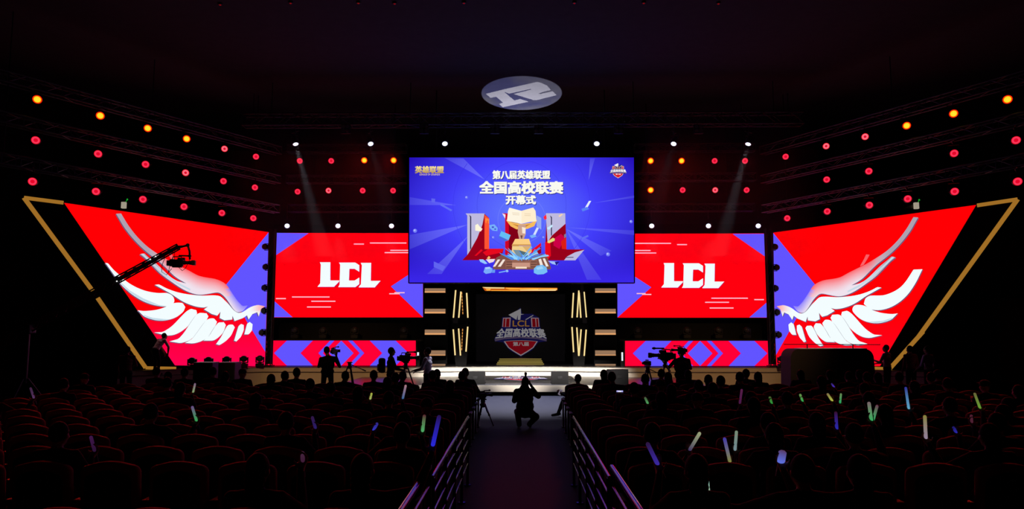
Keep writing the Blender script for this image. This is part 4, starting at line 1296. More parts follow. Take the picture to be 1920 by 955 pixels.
# ------------------------------------------------------------------ people
_ICO = {}
def ico(sub):
    if sub not in _ICO:
        bm = bmesh.new(); bmesh.ops.create_icosphere(bm, subdivisions=sub, radius=1)
        bm.verts.index_update()
        _ICO[sub] = (np.array([v.co for v in bm.verts]), np.array([[v.index for v in f.verts] for f in bm.faces])); bm.free()
    return _ICO[sub]
V = Vector
class Body:
    def __init__(self): self.p = []
    def s(self, c, r, tag):
        self.p.append((V(c), (r, r, r) if not hasattr(r, '__len__') else r, tag)); return self
    def limb(self, a, b, ra, rb, tag):
        a = V(a); b = V(b); L = (b - a).length
        n = max(2, int(L / (.45 * min(ra, rb))) + 1)
        for i in range(n + 1):
            t = i / n
            self.s(a.lerp(b, t), ra + (rb - ra) * t, tag)
        return self
    def hand(self, wr, d, side, curl, amt, tag=2):
        """palm, four bent fingers of unequal length and a thumb leaving the side of the palm"""
        wr = V(wr); d = V(d).normalized(); side = V(side); side = (side - d * side.dot(d)).normalized(); curl = V(curl); curl = (curl - d * curl.dot(d)).normalized()
        for u in (-.022, 0, .022):
            self.limb(wr + side * u * .6, wr + d * .085 + side * u, .020, .016, tag)
        base = wr + d * .085
        for k, (u, L) in enumerate(((.031, .072), (.011, .082), (-.010, .077), (-.030, .060))):
            b = base + side * u
            m = b + (d * math.cos(amt * .5) + curl * math.sin(amt * .5)) * L * .5
            e = m + (d * math.cos(amt * 1.4) + curl * math.sin(amt * 1.4)) * L * .55
            self.limb(b, m, .0105, .0098, tag); self.limb(m, e, .0098, .0088, tag)
        tb = wr + d * .03 + side * .024
        tm = tb + (d * .55 + side * .75 + curl * .25).normalized() * .042
        te = tm + (d * .8 + side * .2 + curl * .5).normalized() * .034
        self.limb(tb, tm, .0135, .0115, tag); self.limb(tm, te, .0115, .0095, tag)
    def mesh(self, name, voxel, mats):
        vs = []; fs = []; k = 0
        for c, r, t in self.p:
            v, f = ico(2 if max(r) > .03 else 1)
            vs.append(v * np.array(r) + np.array(c)); fs.append(f + k); k += len(v)
        vs = np.concatenate(vs).astype(np.float32); fs = np.concatenate(fs).astype(np.int32)
        me = bpy.data.meshes.new('tmp')
        me.vertices.add(len(vs)); me.vertices.foreach_set('co', vs.ravel())
        me.loops.add(len(fs) * 3); me.loops.foreach_set('vertex_index', fs.ravel())
        me.polygons.add(len(fs)); me.polygons.foreach_set('loop_start', np.arange(0, len(fs) * 3, 3, dtype=np.int32))
        me.update(calc_edges=True)
        o = bpy.data.objects.new('tmp', me); COL.objects.link(o)
        m = o.modifiers.new('r', 'REMESH'); m.mode = 'VOXEL'; m.voxel_size = voxel
        sm = o.modifiers.new('s', 'SMOOTH'); sm.factor = .5; sm.iterations = 2
        dg = bpy.context.evaluated_depsgraph_get()
        out = bpy.data.meshes.new_from_object(o.evaluated_get(dg))
        bpy.data.objects.remove(o); bpy.data.meshes.remove(me)
        out.name = name
        nf = len(out.polygons)
        cen = np.zeros(nf * 3, dtype=np.float32); out.polygons.foreach_get('center', cen); cen = cen.reshape(-1, 3)
        best = np.full(nf, 1e9, dtype=np.float32); tag = np.zeros(nf, dtype=np.int32)
        for c, r, t in self.p:
            dd = np.linalg.norm((cen - np.array(c, dtype=np.float32)) / np.array(r, dtype=np.float32), axis=1) - 1
            dd = dd * min(r)
            w_ = dd < best; best[w_] = dd[w_]; tag[w_] = t
        out.materials.clear()
        for q in mats: out.materials.append(q)
        out.polygons.foreach_set('material_index', tag)
        out.polygons.foreach_set('use_smooth', np.ones(nf, dtype=bool))
        out.update()
        return out
def rotz(v, a): return V((v[0] * math.cos(a) - v[1] * math.sin(a), v[0] * math.sin(a) + v[1] * math.cos(a), v[2]))

CL = {'black': mat('black_cloth', (.009, .009, .010), .9, spec=.1, bump=.2, bscale=60), 'navy': mat('navy_cloth', (.009, .011, .020), .9, spec=.1, bump=.2, bscale=60),
      'maroon': mat('maroon_cloth', (.03, .009, .014), .9, spec=.1, bump=.2, bscale=60), 'grey': mat('pale_grey_cotton', (.62, .63, .70), .85, bump=.2, bscale=60),
      'white': mat('white_cotton', (.55, .53, .60), .85), 'red': mat('dark_red_cotton', (.16, .02, .02), .85), 'denim': mat('dark_denim', (.011, .013, .022), .9, spec=.1)}
SKIN = mat('skin', (.30, .17, .12), .6, spec=.2); SHOE = mat('dark_shoe', (.004, .004, .004), .8, spec=.05); HAIR = mat('black_hair', (.006, .005, .005), .7, spec=.03)
def person(name, loc, rz, label, J, top='black', legs='denim', voxel=.011, face=0.0, hair='short', group=None, extra=None, mesh=None, tilt=0.0):
    """J: joints of the pose; feet at z=0, facing +Y"""
    root = thing(name, loc, label, 'person', group, rz)
    g = lambda k: V(J[k])
    hc = g('head')
    if mesh is None:
        b = Body()
        pel, che, nk = g('pelvis'), g('chest'), g('neck')
        wa = pel.lerp(che, .5)
        b.s(pel, (.165, .125, .12), 1)
        b.s(pel.lerp(che, .25), (.155, .118, .11), 0); b.s(wa, (.148, .108, .11), 0); b.s(pel.lerp(che, .75), (.165, .115, .11), 0); b.s(che, (.175, .12, .12), 0)
        b.limb(g('shL') - V((0, 0, .02)), g('shR') - V((0, 0, .02)), .058, .058, 0); b.limb(nk - V((0, 0, .05)), g('shL') + V((.03, 0, .0)), .066, .056, 0); b.limb(nk - V((0, 0, .05)), g('shR') + V((-.03, 0, .0)), .066, .056, 0); b.limb(che.lerp(nk, .3), nk - V((0, 0, .02)), .085, .06, 0)
        b.limb(nk, hc - V((0, 0, .06)), .052, .050, 2)
        # head with face
        F = lambda x, y, z: hc + rotz((x, y, z), face)
        b.s(hc, (.076, .088, .112), 2); b.s(F(0, -.015, .02), (.076, .088, .09), 2)
        b.s(F(0, .035, -.07), (.052, .052, .045), 2); b.limb(F(0, .085, .015), F(0, .108, -.022), .011, .016, 2)
        for s in (-1, 1):
            b.s(F(s * .080, -.005, -.01), (.014, .02, .03), 2); b.s(F(s * .032, .076, .012), .017, 2); b.limb(F(s * .012, .086, .034), F(s * .048, .072, .034), .011, .010, 2)
            b.s(F(s * .04, .058, -.03), .03, 2)
        b.limb(F(-.02, .085, -.062), F(.02, .085, -.062), .009, .009, 2)
        for s, q in ((-1, 'L'), (1, 'R')):
            b.limb(g('sh' + q), g('el' + q), .056, .045, 0)
            e, w_ = g('el' + q), g('wr' + q)
            b.limb(e, e.lerp(w_, .35), .045, .042, 0 if J.get('long', 1) else 2); b.limb(e.lerp(w_, .35), w_, .041, .029, 0 if J.get('long', 1) else 2)
            hd = J.get('hand' + q, (w_ - e).normalized())
            b.hand(w_, hd, J.get('thumb' + q, (-s, 0, .3)), J.get('curl' + q, (0, 0, -1)), J.get('bend' + q, .5))
            b.limb(g('hip' + q), g('kn' + q), .088, .062, 1)
            k_, a_ = g('kn' + q), g('an' + q)
            b.limb(k_, k_.lerp(a_, .35), .060, .058, 1); b.limb(k_.lerp(a_, .35), a_, .058, .042, 1)
            t_ = g('to' + q)
            b.limb(a_ + V((0, 0, -.035)), t_, .042, .034, 3); b.s(a_ + (a_ - t_) * .22 + V((0, 0, -.04)), .036, 3)
        if extra: extra(b)
        mesh = b.mesh('body', voxel, [CL[top], CL[legs], SKIN, SHOE])
    o = bpy.data.objects.new('body', mesh); COL.objects.link(o); o.parent = root
    if hair:
        mb = MB()
        F = lambda x, y, z: hc + rotz((x, y, z), face)
        c = F(0, -.020, .026)
        if hair == 'cap':
            mb.sph(F(0, -.005, .04), (.088, .10, .085), n=16, m=10)
            mb.prism([F(x, y, .05) for x, y in ((-.07, .06), (-.06, .13), (0, .16), (.06, .13), (.07, .06))], (0, 0, .012))
            mb.build('cap', CL['black'], root)
        else:
            mb.sph(c, (.086, .094, .106), n=18, m=12)
            if hair == 'long':
                for t in range(7): mb.sph(F(0, -.055 - .008 * t, -.01 - .045 * t), (.082 - .004 * t, .05, .06), n=12, m=8)
            mb.build('hair', HAIR, root)
    return root
def stand(**kw):
    J = dict(pelvis=(0, 0, .95), chest=(0, 0, 1.28), neck=(0, .0, 1.46), head=(0, .02, 1.59), shL=(-.18, 0, 1.40), shR=(.18, 0, 1.40),
             elL=(-.25, -.02, 1.12), elR=(.25, -.02, 1.12), wrL=(-.23, .10, .90), wrR=(.23, .10, .90), hipL=(-.09, 0, .92), hipR=(.09, 0, .92),
             knL=(-.10, .03, .50), knR=(.10, .03, .50), anL=(-.11, -.01, .09), anR=(.11, -.01, .09), toL=(-.13, .15, .04), toR=(.13, .15, .04))
    J.update(kw); return J
def sit(**kw):
    J = dict(pelvis=(0, .12, .56), chest=(0, .04, .92), neck=(0, .05, 1.08), head=(0, .08, 1.21), shL=(-.18, .05, 1.02), shR=(.18, .05, 1.02),
             elL=(-.25, .16, .77), elR=(.25, .16, .77), wrL=(-.12, .38, .66), wrR=(.12, .38, .66), hipL=(-.09, .14, .54), hipR=(.09, .14, .54),
             knL=(-.12, .52, .54), knR=(.12, .52, .54), anL=(-.13, .50, .09), anR=(.13, .50, .09), toL=(-.14, .66, .04), toR=(.14, .66, .04))
    J.update(kw); return J
# ------------------------------------------------------------------ cameras and tripods
def tripod(loc, h, spread, label, rz=0.0, handle=-1):
    r = thing('tripod', loc, label, 'tripod', None, rz)
    for k in range(3):
        a = math.radians(90 + 120 * k)
        f = V((spread * math.cos(a), spread * math.sin(a), .02)); t = V((.05 * math.cos(a), .05 * math.sin(a), h - .14)); m = t.lerp(f, .5)
        MB().cyl(t, m, .022, .020, n=8).cyl(m, f, .015, .013, n=8).sph(f, .02, n=8, m=6).sph(m, .028, n=8, m=6).build('leg', BLACKM, r)
    th = MB().lathe((0, 0, h - .20), (0, 0, 1), [(0, .03), (.04, .07), (.08, .075), (.10, .05), (.14, .055), (.20, .05)], 14).rbox((0, 0, h - .01), (.12, .16, .03), .008).build('head', BLACKM, r)
    MB().cyl((0, 0, h - .06), (handle * .10, -.45, h - .26), .012, n=8).cyl((handle * .10 * .8, -.36, h - .22), (handle * .10, -.46, h - .265), .018, n=8).build('pan_handle', BLACKM, th)
    return r
def tv_camera(loc, rz, label, scale=1.0, kind='video camera'):
    r = thing('video_camera', loc, label, 'camera', None, rz)
    k = scale
    b = MB().rbox((0, -.04 * k, .13 * k), (.13 * k, .36 * k, .20 * k), .02 * k).rbox((0, -.25 * k, .12 * k), (.11 * k, .09 * k, .15 * k), .015 * k).box((0, -.02 * k, .02 * k), (.08 * k, .25 * k, .04 * k))
    vb = b.build('body', PLASTIC, r)
    MB().lathe((0, .14 * k, .14 * k), (0, 1, 0), [(0, .055 * k), (.05 * k, .06 * k), (.06 * k, .05 * k), (.16 * k, .05 * k), (.17 * k, .058 * k), (.22 * k, .058 * k)], 16).rbox((0, .41 * k, .14 * k), (.17 * k, .10 * k, .14 * k), .015 * k).build('lens', PLASTIC, r)
    MB().tube([(0, -.16 * k, .22 * k), (0, -.14 * k, .30 * k), (0, .08 * k, .31 * k), (0, .11 * k, .23 * k)], .016 * k).build('handle', PLASTIC, vb)
    MB().cyl((.05 * k, .02 * k, .33 * k), (.05 * k, .28 * k, .33 * k), .022 * k, n=10).sph((.05 * k, .30 * k, .33 * k), (.036 * k, .06 * k, .036 * k), n=10, m=8).build('microphone', CABLE, r)
    MB().rbox((-.11 * k, .06 * k, .25 * k), (.09 * k, .20 * k, .08 * k), .015 * k).cyl((-.07 * k, .06 * k, .25 * k), (0, .06 * k, .25 * k), .015 * k).build('viewfinder', PLASTIC, r)
    return r

def floor_pt(px, Y, z=0.0):
    p = at(px, 616, Y); return V((p.x, Y, z))

# photographer squatting in the aisle
Y = 17.0
P = floor_pt(984, Y)
person('person', P, 0, 'person in a dark maroon jacket squatting in the aisle, camera raised to the face',
       dict(pelvis=(0, -.06, .40), chest=(0, .02, .74), neck=(.01, .05, .90), head=(.01, .09, 1.015), shL=(-.19, .02, .83), shR=(.19, .02, .83),
            elL=(-.24, .12, .60), elR=(.31, .14, .70), wrL=(-.06, .33, .93), wrR=(.12, .28, .97), hipL=(-.10, -.04, .38), hipR=(.10, -.04, .38),
            knL=(-.17, .22, .36), knR=(.26, .12, .24), anL=(-.13, .0, .10), anR=(.10, -.12, .13), toL=(-.15, .16, .04), toR=(.12, .02, .035),
            handL=(.6, .3, .5), handR=(-.5, .3, .6), thumbL=(0, 0, 1), thumbR=(0, 0, 1), curlL=(.5, -.6, .3), curlR=(-.5, -.6, .3), bendL=.9, bendR=.9),
       top='maroon', legs='denim', voxel=.0075, hair='long',
       extra=lambda b: (b.s((.01, .045, .90), (.095, .085, .07), 0), b.s((0, .0, .66), (.205, .16, .2), 0), b.s((0, -.03, .48), (.215, .17, .17), 0), b.s((0, -.06, .35), (.215, .17, .13), 1), b.limb((-.11, -.04, .33), (-.17, .2, .34), .10, .085, 1), b.limb((.11, -.04, .33), (.25, .1, .24), .10, .085, 1), b.limb((-.17, .18, .32), (-.13, .0, .08), .075, .06, 1), b.limb((.24, .08, .22), (.10, -.12, .10), .075, .06, 1), b.limb((-.19, .02, .80), (-.24, .12, .60), .075, .065, 0), b.limb((.19, .02, .80), (.31, .14, .70), .075, .065, 0)))
r = thing('photo_camera', P + V((.02, .37, .98)), 'black camera with a raised flash held by the squatting photographer', 'camera')
MB().rbox((0, 0, .04), (.14, .07, .10), .015).rbox((0, 0, .10), (.06, .06, .04), .012).build('body', PLASTIC, r)
MB().lathe((0, .03, .035), (0, 1, 0), [(0, .035), (.08, .037), (.10, .042), (.14, .042)], 16).build('lens', PLASTIC, r)
MB().rbox((0, -.01, .15), (.045, .05, .08), .01).rbox((0, 0, .215), (.06, .08, .07), .015).build('flash', PLASTIC, r)
MB().tube([(-.07, 0, .05), (-.10, -.10, -.02), (-.07, -.22, -.10)], .006, n=6).build('strap', CABLE, r)

# cameraman with a camera on the shoulder, left
Y = 21.5
P = floor_pt(616, Y)
person('person', P, 0, 'person in black seen from behind, shouldering a camera before the left chevron strip',
       stand(head=(-.04, .03, 1.60), shL=(-.20, 0, 1.37), shR=(.19, .02, 1.39), elR=(.34, .06, 1.14), wrR=(.17, .30, 1.44), elL=(-.28, .08, 1.14), wrL=(-.02, .34, 1.30), handR=(-.1, .5, .7), handL=(.5, .5, .6), thumbR=(-1, 0, .2), thumbL=(1, 0, .2),
             knL=(-.13, .03, .5), knR=(.13, .03, .5), anL=(-.16, 0, .09), anR=(.16, 0, .09), toL=(-.19, .16, .04), toR=(.19, .16, .04)), top='black', legs='denim', voxel=.009,
       extra=lambda b: (b.s((0, 0, 1.2), (.21, .14, .2), 0), b.s((0, 0, 1.0), (.2, .14, .14), 0)))
tv_camera(P + V((.14, .16, 1.50)), -.25, 'black shoulder video camera carried by the person before the left chevron strip', .62)
tripod(floor_pt(657, Y), 1.28, .42, 'black tripod with an empty head beside the shoulder cameraman', 1.9, -1)
# two people at the tripod camera
Y = 21.0
P = floor_pt(734, Y)
person('person', P, -1.2, 'person in black with a backpack standing beside the tripod camera, left of the alcove',
       stand(elL=(-.24, .12, 1.14), wrL=(-.12, .38, 1.16), elR=(.24, .10, 1.12), wrR=(.14, .36, 1.06)), top='black', legs='denim', voxel=.009, face=.2)
r = thing('backpack', P + V((-.27, .09, 1.0)), 'dark backpack worn by the person beside the tripod camera', 'bag', None, -1.2)
MB().rbox((0, 0, .2), (.28, .17, .42), .06, seg=3).build('bag_body', CL['black'], r)
MB().rbox((0, -.09, .14), (.22, .06, .2), .025).build('pocket', CL['black'], r)
P2 = floor_pt(762, 20.9)
tripod(P2, 1.30, .45, 'black tripod carrying the video camera left of the alcove', -1.3, 1)
tv_camera(P2 + V((0, 0, 1.305)), -1.45, 'black video camera on a tripod, pointing right, left of the alcove', .85)
P = floor_pt(803, 20.8)
person('person', P, 1.35, 'person in a pale grey T-shirt facing left, before the tan light boxes',
       stand(long=0, elL=(-.23, .10, 1.13), wrL=(-.16, .34, 1.08), elR=(.23, .10, 1.13), wrR=(.16, .34, 1.06)), top='grey', legs='denim', voxel=.009)
# cameraman at the right
Y = 20.5
P = floor_pt(1277, Y)
R5 = person('person', P, .25, 'person in a black printed jacket and cap working the video camera on the right',
       stand(head=(.04, .08, 1.58), shL=(-.20, 0, 1.37), shR=(.20, 0, 1.37), elL=(-.34, .14, 1.16), wrL=(-.42, .36, 1.38), elR=(.33, .14, 1.14), wrR=(.10, .34, 1.24), handL=(-.3, .7, .4), thumbL=(.3, 0, 1), thumbR=(-1, 0, .3),
             knL=(-.13, .03, .5), knR=(.13, .03, .5), anL=(-.16, 0, .09), anR=(.16, 0, .09), toL=(-.19, .16, .04), toR=(.19, .16, .04)), top='black', legs='denim', voxel=.009, hair='cap', face=.5,
       extra=lambda b: (b.s((0, 0, 1.2), (.24, .15, .22), 0), b.s((0, 0, .98), (.23, .15, .16), 0)))
vs, fs = font_mesh('EEXNDU', .02)
mb = MB(); pv = []
for u, v in vs:
    x = (u - .5) * .34; z = 1.375 - v * .075 - 1.3 * x * x
    y = -.152 + .9 * x * x * .6 + (.02 if z > 1.33 else 0)
    pv.append((x, y - .012, z))
mb.add(pv, fs).build('back_print', mat('grey_print', (.30, .27, .30), .8), R5, label='grey lettering across the back')
hp = MB()
for s in (-1, 1): hp.rbox((.04 + s * .095, .075, 1.58), (.035, .075, .085), .014)
hp.tube([(.04 + .1 * math.sin(t), .075, 1.59 + .125 * math.cos(t)) for t in [(-1.5 + 3.0 * i / 10) for i in range(11)]], .012)
hp.build('headphones', PLASTIC, R5)
P2 = floor_pt(1246, 20.6)
tripod(P2, 1.36, .42, 'black tripod carrying the big video camera on the right', .3, -1)
tv_camera(P2 + V((0, 0, 1.365)), 1.35, 'big black video camera with a long lens pointing left, on the right', 1.0)
tv_camera(floor_pt(1276, 20.85, 1.56), 1.3, 'black shoulder video camera beside the face of the capped person on the right', .6)
P2 = floor_pt(1213, 20.4)
tripod(P2, 1.22, .36, 'slim black tripod with a small camcorder, left of the big camera on the right', .9, 1)
r = thing('camcorder', P2 + V((0, 0, 1.225)), 'small camcorder on a slim tripod, left of the big camera on the right', 'camera', None, .6)
MB().rbox((0, 0, .07), (.10, .20, .13), .02).rbox((0, .02, .155), (.03, .12, .03), .01).build('body', PLASTIC, r)
MB().lathe((0, .09, .07), (0, 1, 0), [(0, .035), (.06, .037), (.09, .042)], 12).build('lens', PLASTIC, r)
MB().rbox((-.09, .02, .09), (.09, .012, .07), .004).build('screen', GLASS, r)

# people standing at the ends of the stage
person('person', floor_pt(241, 22.0), .3, 'person in dark red clothes standing at the foot of the left gold strip', stand(elR=(.24, .1, 1.14), wrR=(.14, .3, 1.1)), top='red', legs='black', voxel=.010)
person('person', V((at(297, 616, 27.28).x, 27.28, STEP_Z)), -.5, 'person in a pale shirt leaning forward on the step before the left wing screen',
       stand(pelvis=(0, -.10, .90), chest=(0, .10, 1.17), neck=(0, .20, 1.31), head=(0, .27, 1.41), shL=(-.18, .15, 1.27), shR=(.18, .15, 1.27), elL=(-.22, .30, 1.02), elR=(.22, .30, 1.02), wrL=(-.12, .36, .80), wrR=(.12, .36, .80),
             hipL=(-.09, -.08, .88), hipR=(.09, -.08, .88), long=0, toL=(-.13, .13, .04), toR=(.13, .13, .04)), top='white', legs='navy', voxel=.010)
person('person', floor_pt(1660, 24.4), .7, 'person in a pale shirt behind the right end of the black desk', stand(long=0, elL=(-.24, .12, 1.14), wrL=(-.10, .36, 1.2), elR=(.24, .12, 1.14), wrR=(.12, .34, 1.1)), top='white', legs='black', voxel=.010)
person('person', floor_pt(1704, 23.2), .2, 'person in dark red standing before the right gold strip', stand(), top='red', legs='black', voxel=.010)
person('person', floor_pt(1737, 22.8), .5, 'person in a pale shirt standing right of the right gold strip', stand(long=0, elL=(-.23, .08, 1.12), wrL=(-.16, .30, .98)), top='white', legs='black', voxel=.010)

# person sitting at the right edge of the aisle with a foot in it
r = thing('flight_case', (1.52, 18.9, 0), 'low black case at the right edge of the aisle, used as a seat', 'case')
MB().rbox((0, 0, .11), (.62, .44, .20), .015).build('box', BLACK, r)
mb = MB()
for i in (-1, 1):
    for j in (-1, 1): mb.rbox((i * .30, j * .21, .11), (.035, .035, .22), .008)
mb.build('corner', TRUSS, r)
MB().rbox((0, -.225, .12), (.14, .012, .08), .008).build('handle', BLACKM, r)
person('person', (1.48, 18.75, 0), .25, 'person in dark clothes sitting low beside the aisle, one foot stretched out',
       sit(pelvis=(0, .14, .33), chest=(0, .08, .68), neck=(0, .10, .84), head=(0, .13, .97), shL=(-.18, .08, .78), shR=(.18, .08, .78), hipL=(-.09, .16, .31), hipR=(.09, .16, .31), knR=(.14, .50, .50), wrR=(.12, .40, .58), elR=(.25, .2, .56), knL=(-.28, .42, .44), anL=(-.40, .52, .10), toL=(-.55, .55, .04), wrL=(-.38, .34, .60), elL=(-.30, .14, .56), handL=(-.3, .6, .5), thumbL=(.4, 0, 1)), top='navy', legs='black', voxel=.009)
q = at(1050.5, 736, 19.0)
r = thing('phone', q, 'white phone held by the person on the case beside the aisle', 'phone', None, .3)
MB().rbox((0, 0, .0), (.075, .01, .15), .004, rot=Matrix.Rotation(.5, 3, 'Y')).build('case', mat('white_plastic_glow', (.6, .55, .62), .4, emit=(.4, .34, .45), strength=.35), r)  # faint glow put into the phone case material
MB().rbox((0, .006, 0), (.066, .003, .135), .001, rot=Matrix.Rotation(.5, 3, 'Y')).build('screen', GLASS, r)

# low camera on a tripod at the left edge of the aisle
q = floor_pt(906, 17.35)
tripod(q, .62, .24, 'low black tripod at the left edge of the aisle', .5, -1)
tv_camera(q + V((0, 0, .625)), -.9, 'black video camera on the low tripod at the left edge of the aisle', .55)

# ------------------------------------------------------------------ camera crane
Y0 = 17.6
base = floor_pt(52, Y0)
piv = V((base.x, Y0, at(52, 617, Y0).z))
tip = at(334, 463, 19.4)
r = thing('camera_crane', base, 'black camera crane reaching up in front of the left wing screen', 'crane')
ax = (tip - piv).normalized(); side = ax.cross(V((0, 0, 1))).normalized(); upv = side.cross(ax).normalized()
back = piv - ax * 1.3
mb = MB()
for a, b in ((-1, -1), (1, -1), (1, 1), (-1, 1)):
    mb.cyl(back + side * a * .10 + upv * b * .11, tip + side * a * .06 + upv * b * .075, .018, n=6)
L = (tip - back).length; n = 22
for i in range(n + 1):
    q = back.lerp(tip, i / n); f = 1 - i / n; f2 = 1 - (i + 1) / n
    hw, hh = .06 + .04 * f, .075 + .035 * f
    c = [q + side * a * hw + upv * b * hh for a, b in ((-1, -1), (1, -1), (1, 1), (-1, 1))]
    for k in range(4): mb.cyl(c[k], c[(k + 1) % 4], .010, n=5, cap=False)
    if i < n:
        q2 = back.lerp(tip, (i + 1) / n); e = [q2 + side * a * (.06 + .04 * f2) + upv * b * (.075 + .035 * f2) for a, b in ((-1, -1), (1, -1), (1, 1), (-1, 1))]
        for k in range(4): mb.cyl(c[k], e[(k + 1) % 4], .010, n=5, cap=False)
mb.prism([back + side * .03 + upv * .07, tip + side * .03 + upv * .05, tip + side * .03 - upv * .05, back + side * .03 - upv * .07], -side * .06)
mb.build('arm', BLACKM, r, world=True)
h1 = at(352, 460, 19.45); h2 = at(356, 487, 19.5); h2b = at(355.5, 472, 19.5)
MB().cyl(tip - ax * .1, h1, .03).sph(h1, .05, n=10, m=8).tube([h1, h2b, h2], .028).cyl(tip + upv * .02, tip - upv * .0 + V((.25, 0, .02)), .02).build('drop_bracket', BLACKM, r, world=True)
mb = MB(); a_ = back + ax * .15
for k in range(4): mb.cyl(a_ + ax * (.06 * k) - side * .2, a_ + ax * (.06 * k) + side * .2, .11, n=16)
mb.build('counterweight', BLACKM, r, world=True)
MB().cyl((piv.x, piv.y, .95), (piv.x, piv.y, piv.z - .12), .06).rbox(piv, (.26, .26, .24), .03).build('column', BLACKM, r, world=True)
for k in range(3):
    a_ = math.radians(30 + 120 * k)
    MB().cyl((piv.x + .06 * math.cos(a_), piv.y + .06 * math.sin(a_), 1.05), (piv.x + .75 * math.cos(a_), piv.y + .75 * math.sin(a_), .06), .03).cyl((piv.x + .75 * math.cos(a_) - .03, piv.y + .75 * math.sin(a_), .055), (piv.x + .75 * math.cos(a_) + .03, piv.y + .75 * math.sin(a_), .055), .055, n=14).build('leg', BLACKM, r, world=True)
c1 = at(312, 488, 19.4)
MB().tube([at(309, 484, 19.4), at(304, 497, 19.4), at(303, 510, 19.4), at(312, 516, 19.4), at(322, 504, 19.45)], .008, n=6).tube([at(328, 470, 19.4), at(326, 488, 19.4), at(318, 500, 19.4), at(316, 511, 19.4)], .008, n=6).tube([h2, at(348, 503, 19.5), at(342, 508, 19.5), at(330, 497, 19.5)], .008, n=6).build('cable', CABLE, r, world=True)
for px, py in ((221.5, 528), (294, 481.5), (284, 487)):
    q = at(px, py, 18.6 + (px - 220) * .006)
    MB().sph(q - V((0, .06, 0)), .018, n=8, m=6).build('marker_light', emat('small_white_led', (1, 1, 1)), r, world=True)
tc = tv_camera(at(338, 493.5, 19.5) + V((-.06, 0, -.12)), -1.35, 'black video camera slung under the tip of the crane', .95)
tc['category'] = 'camera'

# ------------------------------------------------------------------ audience
taken = {}
for s, k in ((-1, 0),): taken[(12, s, k)] = 1
person('person', (-1.28, ROWS[12] + .14, 0), 0, 'person in black, first front-row seat left of the aisle, beside the low tripod', sit(wrR=(.24, .40, .70), elR=(.30, .2, .78)), top='black', legs='black', voxel=.011)
# light sticks: (tip x, tip y, base x, base y, colour at the tip, colour at the base, words)
SG = C(214, 236, 200); YG = C(190, 214, 70); BL = C(60, 50, 235); PU = C(90, 50, 130); GR = C(50, 190, 90); WB = C(130, 150, 240); RDD = C(110, 36, 50); CY = C(90, 190, 220)
STICKS = [
 (1313, 811, 1292, 846, C(190, 200, 150), C(70, 50, 110), 'pale green light stick tilted to the right'),
 (1358, 821, 1369, 868, C(84, 70, 200), C(150, 150, 60), 'blue light stick with a yellow lower end'),
 (1381, 808, 1378, 846, C(150, 170, 140), C(130, 160, 170), 'upright pale green light stick right of the blue one'),
 (1213, 830, 1234, 873, C(56, 28, 70), C(70, 50, 190), 'dim violet light stick near the right handrail'),
 (1322, 899, 1325, 932, C(130, 190, 190), C(190, 220, 170), 'wide pale green light stick lowest in the picture'),
 (1468, 845, 1464, 868, C(110, 70, 110), C(110, 130, 255), 'blue-white light stick glowing at its lower end'),
 (1500, 739, 1505, 754, C(130, 170, 90), GR, 'short yellow-green light stick above the long blue seats'),
 (1551, 738, 1561, 753, C(150, 130, 90), C(210, 220, 80), 'yellow light stick leaning left'),
 (1577, 738, 1575, 757, C(130, 160, 100), C(30, 190, 110), 'small bright green light stick beside the yellow one'),
 (1443, 744, 1447, 758, C(90, 110, 60), C(50, 180, 70), 'small green light stick leaning left'),
 (1629, 754, 1634, 790, C(150, 120, 130), C(60, 200, 110), 'tall pale light stick of a crossed pair'),
 (1645, 760, 1636, 792, C(130, 70, 100), C(40, 200, 120), 'pinkish light stick of a crossed pair'),
 (1698, 726, 1704, 768, C(60, 50, 170), C(110, 190, 230), 'long blue light stick with a pale lower tip'),
 (1734, 779, 1736, 824, C(170, 160, 70), C(170, 150, 180), 'yellow and white light stick held upright'),
 (1827, 737, 1838, 767, C(130, 120, 70), C(120, 180, 60), 'long yellow-green light stick far to the right'),
 (1559, 719, 1564, 727, C(60, 40, 120), C(90, 60, 220), 'tiny blue light stick close to the desk'),
 (1391, 730, 1387, 758, C(110, 40, 90), C(80, 30, 80), 'dim pink light stick'),
 (1209, 745, 1215, 758, C(90, 90, 70), C(90, 190, 110), 'tiny green light stick leaning left near the aisle'),
 (1787, 800, 1793, 813, C(40, 30, 110), C(50, 50, 200), 'short dim blue light stick'),
 (1567, 772, 1569, 806, C(70, 20, 40), C(50, 50, 200), 'dim red light stick with a blue foot'),
 (1821, 778, 1822, 794, C(100, 40, 60), C(90, 40, 60), 'dim pink short light stick on the far right'),
 (366, 719, 362, 737, C(150, 110, 150), C(150, 180, 120), 'pale light stick near the loudspeakers'),
 (360, 762, 369, 791, C(130, 90, 160), C(60, 180, 90), 'two-coloured light stick, violet above and green below'),
 (697, 737, 694, 750, C(190, 190, 70), C(180, 196, 110), 'bright yellow light stick left of the aisle'),
 (761, 722, 755, 749, C(200, 150, 160), C(50, 110, 170), 'white and red light stick left of the aisle'),
 (708, 793, 700, 808, C(60, 50, 150), C(60, 60, 220), 'short blue light stick left of the aisle'),
 (796, 778, 792, 811, C(110, 40, 60), C(90, 200, 120), 'red light stick with a green foot'),
 (824, 779, 811, 838, C(50, 26, 90), C(50, 50, 255), 'long blue light stick beside the left handrail'),
 (585, 781, 592, 805, C(60, 30, 80), C(50, 34, 120), 'dim violet light stick left of centre'),
 (57, 727, 64, 748, C(70, 40, 70), C(100, 60, 110), 'dim pale light stick at the far left'),
 (170, 818, 178, 848, C(80, 30, 90), C(50, 22, 60), 'dim violet light stick in the left block'),
 (567, 847, 568, 868, C(90, 50, 80), C(70, 30, 60), 'dim pink light stick in the left block'),
]
